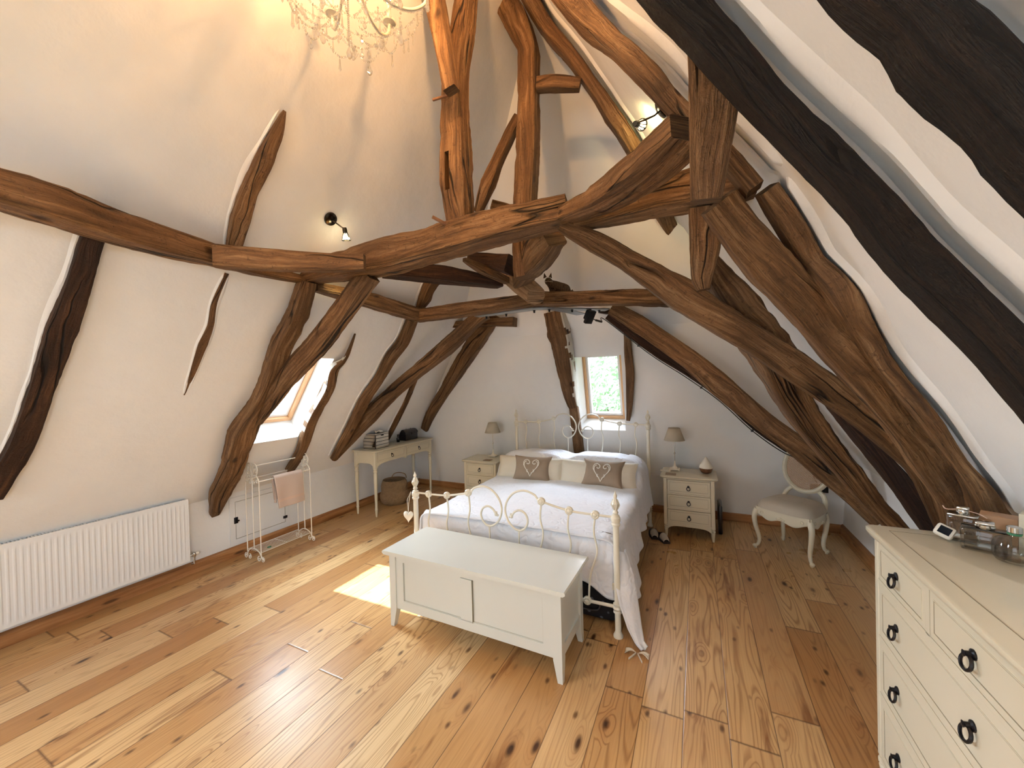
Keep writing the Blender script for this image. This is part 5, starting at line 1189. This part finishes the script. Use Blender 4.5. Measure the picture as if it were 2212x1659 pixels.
# ------------------------------------------------------------------ wall spotlights
def spotlight(base, nrm, arm, head_dir, label, power):
    t = thing('wall_spotlight', base, 0, label, 'spotlight', 'wall spotlights')
    n = Vector(nrm).normalized(); a = Vector(arm); d = Vector(head_dir).normalized()
    MB().lathe([(.048, 0), (.050, .004), (.047, .014), (.030, .022), (.006, .024)], (0, 0, 0), 28, ax=n).build('wall_rose', M['brass'], t)
    m = MB(); m.tube([n*.02, n*.045, n*.05+a], .0055, 10); m.ball(n*.05+a, .011, 10); m.build('arm', M['brass'], t)
    c = n*.05+a
    m = MB(); m.lathe([(.014, -.012), (.017, 0), (.017, .026), (.014, .03)], c, 18, ax=d)
    for k in range(9):
        th = 2*PI*k/9; q = Vector((0, 0, 1)).rotation_difference(d)
        p0 = q @ Vector((.015*math.cos(th), .015*math.sin(th), .026)); p1 = q @ Vector((.030*math.cos(th), .030*math.sin(th), .078)); m.tube([c+p0, c+p1], .0032, 6)
    m.torus(c+d*.078, .030, .0035, ax=d, n=24, k=8); m.build('finned_head', M['brass'], t)
    m = MB(); m.lathe([(.010, .03), (.024, .062), (.026, .072), (.006, .074)], c, 18, ax=d); m.build('bulb', M['spotb'], t)
    wp = Vector(base)+c+d*.09
    lamp('spot_beam', 'SPOT', wp, power*1.7, (1, .80, .34), aim=d, spot_size=1.9, spot_blend=.9, shadow_soft_size=.03)
    return t
spotlight((-2.45, 2.03, 2.89), nL, (.05, .05, -.05), (-.10, .25, -.95), 'black spotlight on the left slope above the spliced beam', 9)
spotlight((-.148, 2.295, 3.117), nR, (-.10, .02, .0), (.35, .9, .35), 'spotlight with open ribbed head beside the bright brown rafter on the right slope', 9)
# ------------------------------------------------------------------ chandelier
cc = (-1.41, 1.30, 3.47)
cd = thing('chandelier', cc, 0, 'cream and crystal chandelier with swags of glass drops hanging at the top edge', 'chandelier')
cd.scale = (.90, .90, .90)
m = MB(); m.lathe([(.004, -.02), (.02, 0), (.012, .02), (.045, .06), (.05, .10), (.02, .14), (.012, .20), (.03, .24), (.035, .27), (.012, .32), (.010, .55), (.028, .58), (.010, .62), (.004, .66)], (0, 0, 0), 24); m.tube([(0, 0, .64), (0, 0, 1.30)], .005, 8); m.lathe([(.05, 1.30), (.045, 1.315), (.01, 1.33)], (0, 0, 0), 20); m.build('stem', M['iron'], cd)
def drop(parent, p, s=1.0, kind=0):
    m = MB(); x, y, z = p
    if kind == 0: prof = [(.0006, 0), (.0045*s, -.010*s), (.0105*s, -.026*s), (.0095*s, -.034*s), (.005*s, -.042*s), (.0006, -.045*s)]
    elif kind == 1: prof = [(.0006, 0), (.003*s, -.006*s), (.0036*s, -.030*s), (.0055*s, -.046*s), (.0006, -.056*s)]
    m.lathe(prof, (x, y, z), 6); m.ball((x, y, z+.006), .0052, 6); return m.build('crystal_drop', M['crystal'], parent, smooth=False)
def swag(mb, a, b, sag, nb, r):
    a, b = Vector(a), Vector(b)
    for k in range(nb+1):
        t_ = k/nb; p = a.lerp(b, t_)-Vector((0, 0, 4*sag*t_*(1-t_)))
        if k % 2: mb.ball(p, r, 6)
        else: mb.torus(p, r*.9, r*.28, ax=(math.sin(k), math.cos(k), .3), n=8, k=4)
NA = 8; tips = []
for k in range(NA):
    a = 2*PI*k/NA+.25; ca, sa = math.cos(a), math.sin(a)
    P = [(.03, .10), (.12, .045), (.22, .0), (.33, .02), (.41, .09), (.43, .16)]
    pp = smoothpts([(r*ca, r*sa, z+.03) for r, z in P], 6)
    m = MB(); m.tube(pp, .0085, 8); tx, ty, tz = pp[-1]
    m.lathe([(.008, 0), (.038, .010), (.042, .018), (.012, .02), (.014, .05), (.013, .06)], (tx, ty, tz), 16); ar = m.build('arm', M['iron'], cd)
    m = MB(); m.lathe([(.010, .06), (.011, .11), (.010, .12)], (tx, ty, tz), 10); m.build('candle_sleeve', M['fabricw'], ar)
    m = MB(); m.lathe([(.006, .12), (.014, .135), (.012, .155), (.004, .18), (.001, .19)], (tx, ty, tz), 10); m.build('bulb', M['bulb'], ar)
    m = MB()
    for i in range(0, len(pp)-1):
        p = Vector(pp[i]); m.ball(p-Vector((0, 0, .014)), .0055, 6)
        p2 = p.lerp(Vector(pp[i+1]), .5); m.ball(p2-Vector((0, 0, .014)), .0045, 6)
    m.build('bead_string', M['crystal'], ar)
    tips.append((tx, ty, tz)); 
rnd = random.Random(5)
for k in range(NA):
    a, b = Vector(tips[k]), Vector(tips[(k+1) % NA])
    m = MB(); swag(m, a, b, .09, 26, .0062); swag(m, a*.62, b*.62, .05, 16, .006); swag(m, (a.x, a.y, a.z), (0, 0, .0), .035, 24, .006)
    swag(m, a, b, .17, 34, .006); m.build('bead_swag', M['crystal'], cd)
for k in range(NA):
    a, b = Vector(tips[k]), Vector(tips[(k+1) % NA])
    for t_ in (0, .25, .5, .75):
        p = a.lerp(b, t_)-Vector((0, 0, 4*.09*t_*(1-t_)+.008+ (.01 if t_ == 0 else 0)))
        drop(cd, p, 1.0+.3*rnd.random(), 1 if t_ in (.25, .75) else 0)
    for t_ in (.12, .38, .5, .62, .88):
        p = a.lerp(b, t_)-Vector((0, 0, 4*.17*t_*(1-t_)+.008)); drop(cd, p, 1.0+.35*rnd.random(), k % 2)
    for f in (.35, .62):
        p = a*f; z = -.04*(1-abs(f-.5)); drop(cd, (p.x, p.y, z+.01-.015*rnd.random()), 1.0+.4*rnd.random(), k % 2)
# lower basket of chains
ring = [(.27*math.cos(2*PI*k/10+.4), .27*math.sin(2*PI*k/10+.4), -.06-.02*(k % 2)) for k in range(10)]
for k in range(10):
    a, b = Vector(ring[k]), Vector(ring[(k+1) % 10]); m = MB(); swag(m, a, b, .10, 16, .006); m.build('bead_swag', M['crystal'], cd)
    m = MB(); swag(m, a, (a.x*.2, a.y*.2, -.18), .05, 20, .006); m.build('bead_swag', M['crystal'], cd)
    m = MB(); swag(m, tips[k % NA], a, .05, 12, .0058); m.build('bead_swag', M['crystal'], cd)
    for t_ in (0, .5): p = a.lerp(b, t_)-Vector((0, 0, 4*.10*t_*(1-t_)+.010)); drop(cd, p, 1.1+.5*rnd.random(), k % 2)
    p = a.lerp(Vector((a.x*.2, a.y*.2, -.18)), .5)-Vector((0, 0, .06)); drop(cd, p, 1.2, (k+1) % 2)
m = MB()
for k in range(26): m.ball((0, 0, -.024-.0105*k), .0062, 8)
m.build('bead_tail', M['crystal'], cd); drop(cd, (0, 0, -.30), 1.5, 0)
for k in (0, 3, 5): lamp('chandelier_glow', 'POINT', (cc[0]+tips[k][0], cc[1]+tips[k][1], cc[2]+tips[k][2]+.2), 22.0, (1, .52, .20), shadow_soft_size=.03)
# ------------------------------------------------------------------ steel rail, floodlight, cable
t = thing('steel_strap', (-1.35, 3.62, 2.345), 0, 'grey steel reinforcing strap bolted under the back ring beams', 'steel strap')
m = MB()
def flat(P, w_, h_):
    vs = []
    for i, p in enumerate(P):
        p = Vector(p); a = Vector(P[max(i-1, 0)]); b = Vector(P[min(i+1, len(P)-1)]); d = (b-a).normalized(); n = Vector((-d.y, d.x, 0)).normalized()*w_/2
        vs += [tuple(p-n), tuple(p+n), tuple(p+n+Vector((0, 0, h_))), tuple(p-n+Vector((0, 0, h_)))]
    k = len(P); m.add(vs, [(3, 2, 1, 0), (4*k-4, 4*k-3, 4*k-2, 4*k-1)]+[(4*i+j, 4*i+(j+1) % 4, 4*i+4+(j+1) % 4, 4*i+4+j) for i in range(k-1) for j in range(4)])
flat([(-.80, .0, 0), (-.10, -.05, 0), (.0, .0, 0), (.52, .42, 0)], .11, .012)
flat([(.06, .0, -.002), (.17, .30, -.002), (.22, .52, -.002)], .12, .006)
m.build('strap_plate', M['steel'], t, smooth=False)
for x, y in ((-.7, .04), (-.45, .02), (-.12, -.01), (.03, .02), (.22, .17), (.45, .36)): MB().lathe([(.010, -.026), (.010, -.008), (.014, -.007), (.014, 0)], (x, y, 0), 6).build('bolt', M['black'], t, smooth=False)
t = thing('floodlight', (-.985, 3.90, 2.345), math.radians(-35), 'small black box floodlight hanging under the back ring beam', 'floodlight')
Rm = Matrix.Rotation(math.radians(35), 3, 'Y')
m = MB(); m.box((.01, 0, -.075), (.035, .09, .14), rz=Rm, bev=.004); m.box((-.012, 0, -.055), (.045, .07, .09), rz=Rm, bev=.004); m.build('housing', M['blackp'], t)
m = MB(); m.box((0, 0, -.010), (.05, .02, .020)); m.tube([(0, 0, 0), (0, 0, -.04)], .006, 8); m.build('mount', M['black'], t)
t = thing('power_cable', (-.9, 3.92, 2.24), 0, 'black cable clipped under the dark brace from floodlight down to the chair', 'cable')
st = BEAMS[[b[1] for b in BEAMS].index('dark reddish brace with a cable clipped along it, ending at the cane back chair')][2]
P = [Vector((-.95, 3.92, 2.25)), Vector((-.88, 3.98, 2.22))]+[Vector((s_[0]-s_[3]*.36, s_[1]-s_[4]*.45, s_[2]-s_[3]*.46)) for s_ in st]
P += [Vector((.95, 4.45, .80)), Vector((1.02, 4.74, .62)), Vector((1.08, 4.84, .50))]
P = [p-Vector((-.9, 3.92, 2.24)) for p in P]
pp = smoothpts(P, 8); m = MB(); m.tube(pp, .0048, 6); m.build('cable', M['blackp'], t)
m = MB(); m.tube([pp[3], pp[9]], .011, 8); m.build('connector', M['blackp'], t)
for k in (22, 36, 48):
    if k < len(pp): MB().box(pp[k], (.022, .022, .022), bev=.003).build('cable_clip', M['blackp'], t)
t = thing('wall_socket', (1.09, 4.855, .47), 0, 'black wall socket with a plug behind the cane back chair', 'socket')
m = MB(); m.box((0, 0, 0), (.15, .012, .085), bev=.004); m.build('socket_plate', M['blackp'], t)
m = MB(); m.box((.02, -.03, .0), (.045, .05, .045), bev=.006); m.build('plug', M['blackp'], t)
# pegs and mortises
tb = TB['large pegged oak tie beam crossing the centre with a long crack along it']
def child_of(o, mesh_obj): mesh_obj.parent = o; mesh_obj.location = Vector(mesh_obj.location)-Vector(o.location); return mesh_obj
def carve(o, boxes):
    """cut real slots into a timber"""
    m = MB()
    for c_, d_, rz in boxes: m.box(c_, d_, rz=rz)
    cut = m.build('cutter', M['oakb'], smooth=False)
    md = o.modifiers.new('cut', 'BOOLEAN'); md.object = cut; md.operation = 'DIFFERENCE'; md.solver = 'EXACT'
    bpy.context.view_layer.update()
    dg = bpy.context.evaluated_depsgraph_get(); me = bpy.data.meshes.new_from_object(o.evaluated_get(dg), depsgraph=dg)
    o.modifiers.remove(md); o.data = me; bpy.data.objects.remove(cut, do_unlink=True)
kp = TB['upright oak post with two slot mortises standing on the tie beam']
carve(kp, [((-1.456, 2.12, 3.037), (.034, .12, .25), 0), ((-1.318, 2.12, 2.955), (.022, .12, .25), 0)])
def peg(par, a, b, r=.011):
    a, b = Vector(a)-par.location, Vector(b)-par.location
    MB().tube([a, b], r, 8).build('peg', M['wood'], par)
bpy.context.view_layer.update()
peg(tb, (-1.50, 2.01, 2.70), (-1.44, 2.10, 2.665)); peg(kp, (-1.40, 2.08, 3.48), (-1.52, 2.08, 3.49), .009)
rb = TB['thick oak beam rising from the centre joint up to the foreground post']
# ------------------------------------------------------------------ trees outside the back window
def tree(loc, R_, h, label, seed):
    rn = random.Random(seed); t = thing('garden_tree', loc, 0, label, 'tree')
    m = MB(); m.tube([(0, 0, 0), (.1, 0, h*.4), (0, .1, h*.8)], [.18, .13, .05], 8)
    for k in range(7):
        a = k*.9; m.tube([(0, 0, h*.35+k*.25), (math.cos(a)*R_*.5, math.sin(a)*R_*.5, h*.55+k*.28)], [.06, .02], 6)
    m.build('trunk', M['bark'], t)
    m = MB(); vs, fs = [], []
    for k in range(9000):
        while True:
            p = Vector((rn.uniform(-1, 1), rn.uniform(-1, 1), rn.uniform(-1, 1)))
            if .45 < p.length < 1+.25*noise.noise(p*2.5+Vector((seed, 0, 0))): break
        c_ = Vector((p.x*R_, p.y*R_, h*.68+p.z*h*.42)); s_ = rn.uniform(.05, .11)
        q = Vector((rn.gauss(0, 1), rn.gauss(0, 1), rn.gauss(0, 1))).normalized(); w_ = q.orthogonal().normalized(); v_ = q.cross(w_)
        o = len(vs); vs += [c_-w_*s_, c_-v_*s_*.5, c_+w_*s_, c_+v_*s_*.5]; fs.append((o, o+1, o+2, o+3))
    m.v = [tuple(x) for x in vs]; m.f = fs; m.build('foliage', M['leaf'], t, smooth=False); return t
tree((-1.9, 11.0, -3.2), 2.2, 5.0, 'leafy green tree seen through the back window', 3)
g_ = MB().box((-2, 20, -3.25), (60, 60, .1)).build('ground', M['ground'], smooth=False); g_['kind'] = 'structure'
# ------------------------------------------------------------------ cat
cat = thing('tabby_cat', (-1.262, 3.683, 2.502), math.radians(39), 'dark tabby cat crouching on the back ring beam and looking down', 'cat')
cat.scale = (.88, .88, .9)
bm = bmesh.new(); J = {}
def jv(n, co, r, par=None):
    v = bm.verts.new(co); J[n] = (v, r)
    if par: bm.edges.new((J[par][0], v))
jv('pelvis', (.13, .02, .070), .066); jv('belly', (.05, .0, .070), .060, 'pelvis'); jv('chest', (-.03, -.01, .078), .054, 'belly')
jv('neck', (-.075, -.02, .108), .038, 'chest'); jv('skull', (-.105, -.035, .135), .050, 'neck'); jv('muzzle', (-.118, -.076, .120), .024, 'skull')
for s_, y in (('l', -.045), ('r', .035)):
    jv('sh'+s_, (-.045, y, .05), .026, 'chest'); jv('el'+s_, (-.02, y*1.3, .022), .018, 'sh'+s_); jv('pw'+s_, (-.095, y*1.1, .014), .015, 'el'+s_)
    jv('hp'+s_, (.115, y*1.5, .045), .036, 'pelvis'); jv('kn'+s_, (.070, y*1.75, .030), .024, 'hp'+s_); jv('ft'+s_, (.035, y*1.6, .013), .014, 'kn'+s_)
jv('t1', (.19, .03, .045), .020, 'pelvis'); jv('t2', (.20, -.03, .016), .014, 't1'); jv('t3', (.12, -.085, .014), .013, 't2'); jv('t4', (.05, -.090, .014), .009, 't3')
me = bpy.data.meshes.new('body'); bm.verts.index_update(); idx = {n: v[0].index for n, v in J.items()}; bm.to_mesh(me); bm.free()
body = bpy.data.objects.new('body', me); COL.objects.link(body); body.parent = cat
md = body.modifiers.new('skin', 'SKIN'); md.use_smooth_shade = True
for n, (v, r) in J.items(): me.skin_vertices[0].data[idx[n]].radius = (r, r)
me.skin_vertices[0].data[idx['pelvis']].use_root = True
sb = body.modifiers.new('sub', 'SUBSURF'); sb.levels = sb.render_levels = 2
me.materials.append(M['fur'])
bpy.context.view_layer.update(); dg = bpy.context.evaluated_depsgraph_get(); me2 = bpy.data.meshes.new_from_object(body.evaluated_get(dg), depsgraph=dg)
body.modifiers.clear(); body.data = me2
if not me2.materials: me2.materials.append(M['fur'])
hd = Vector((-.105, -.035, .135)); fd = Vector((-.25, -.95, -.25)).normalized(); sd_ = fd.cross(Vector((0, 0, 1))).normalized(); ud = sd_.cross(fd)
for s_ in (-1, 1):
    b0 = hd+sd_*s_*.030+ud*.032; tip = b0+sd_*s_*.010+ud*.050
    m = MB(); vs = [b0+sd_*s_*.018-ud*.012, b0-sd_*s_*.020+ud*.004, b0-fd*.02, tip, b0+fd*.004]
    m.add([tuple(v) for v in vs], [(0, 4, 3), (4, 1, 3), (1, 2, 3), (2, 0, 3), (0, 2, 1, 4)]); m.build('ear', M['fur'], cat)
    m = MB(); e = hd+fd*.040+sd_*s_*.019+ud*.010; m.ball(e, .0068, 10); eo = m.build('eye', M['eye'], cat)
    m = MB(); m.ball(e+fd*.0045, .0035, 8, (1, 1, 1)); m.build('pupil', M['blackp'], eo)
    m = MB()
    for k in range(3): m.tube([hd+fd*.050+sd_*s_*.010-ud*.012, hd+fd*.045+sd_*s_*.055+ud*(-.02+.008*k)], .0006, 4)
    m.build('whiskers', M['fabricw'], cat)
m = MB(); nn_ = hd+fd*.060-ud*.008; m.ball(nn_, .006, 8, (1, .8, .7)); m.build('nose', M['pinkcap'], cat)
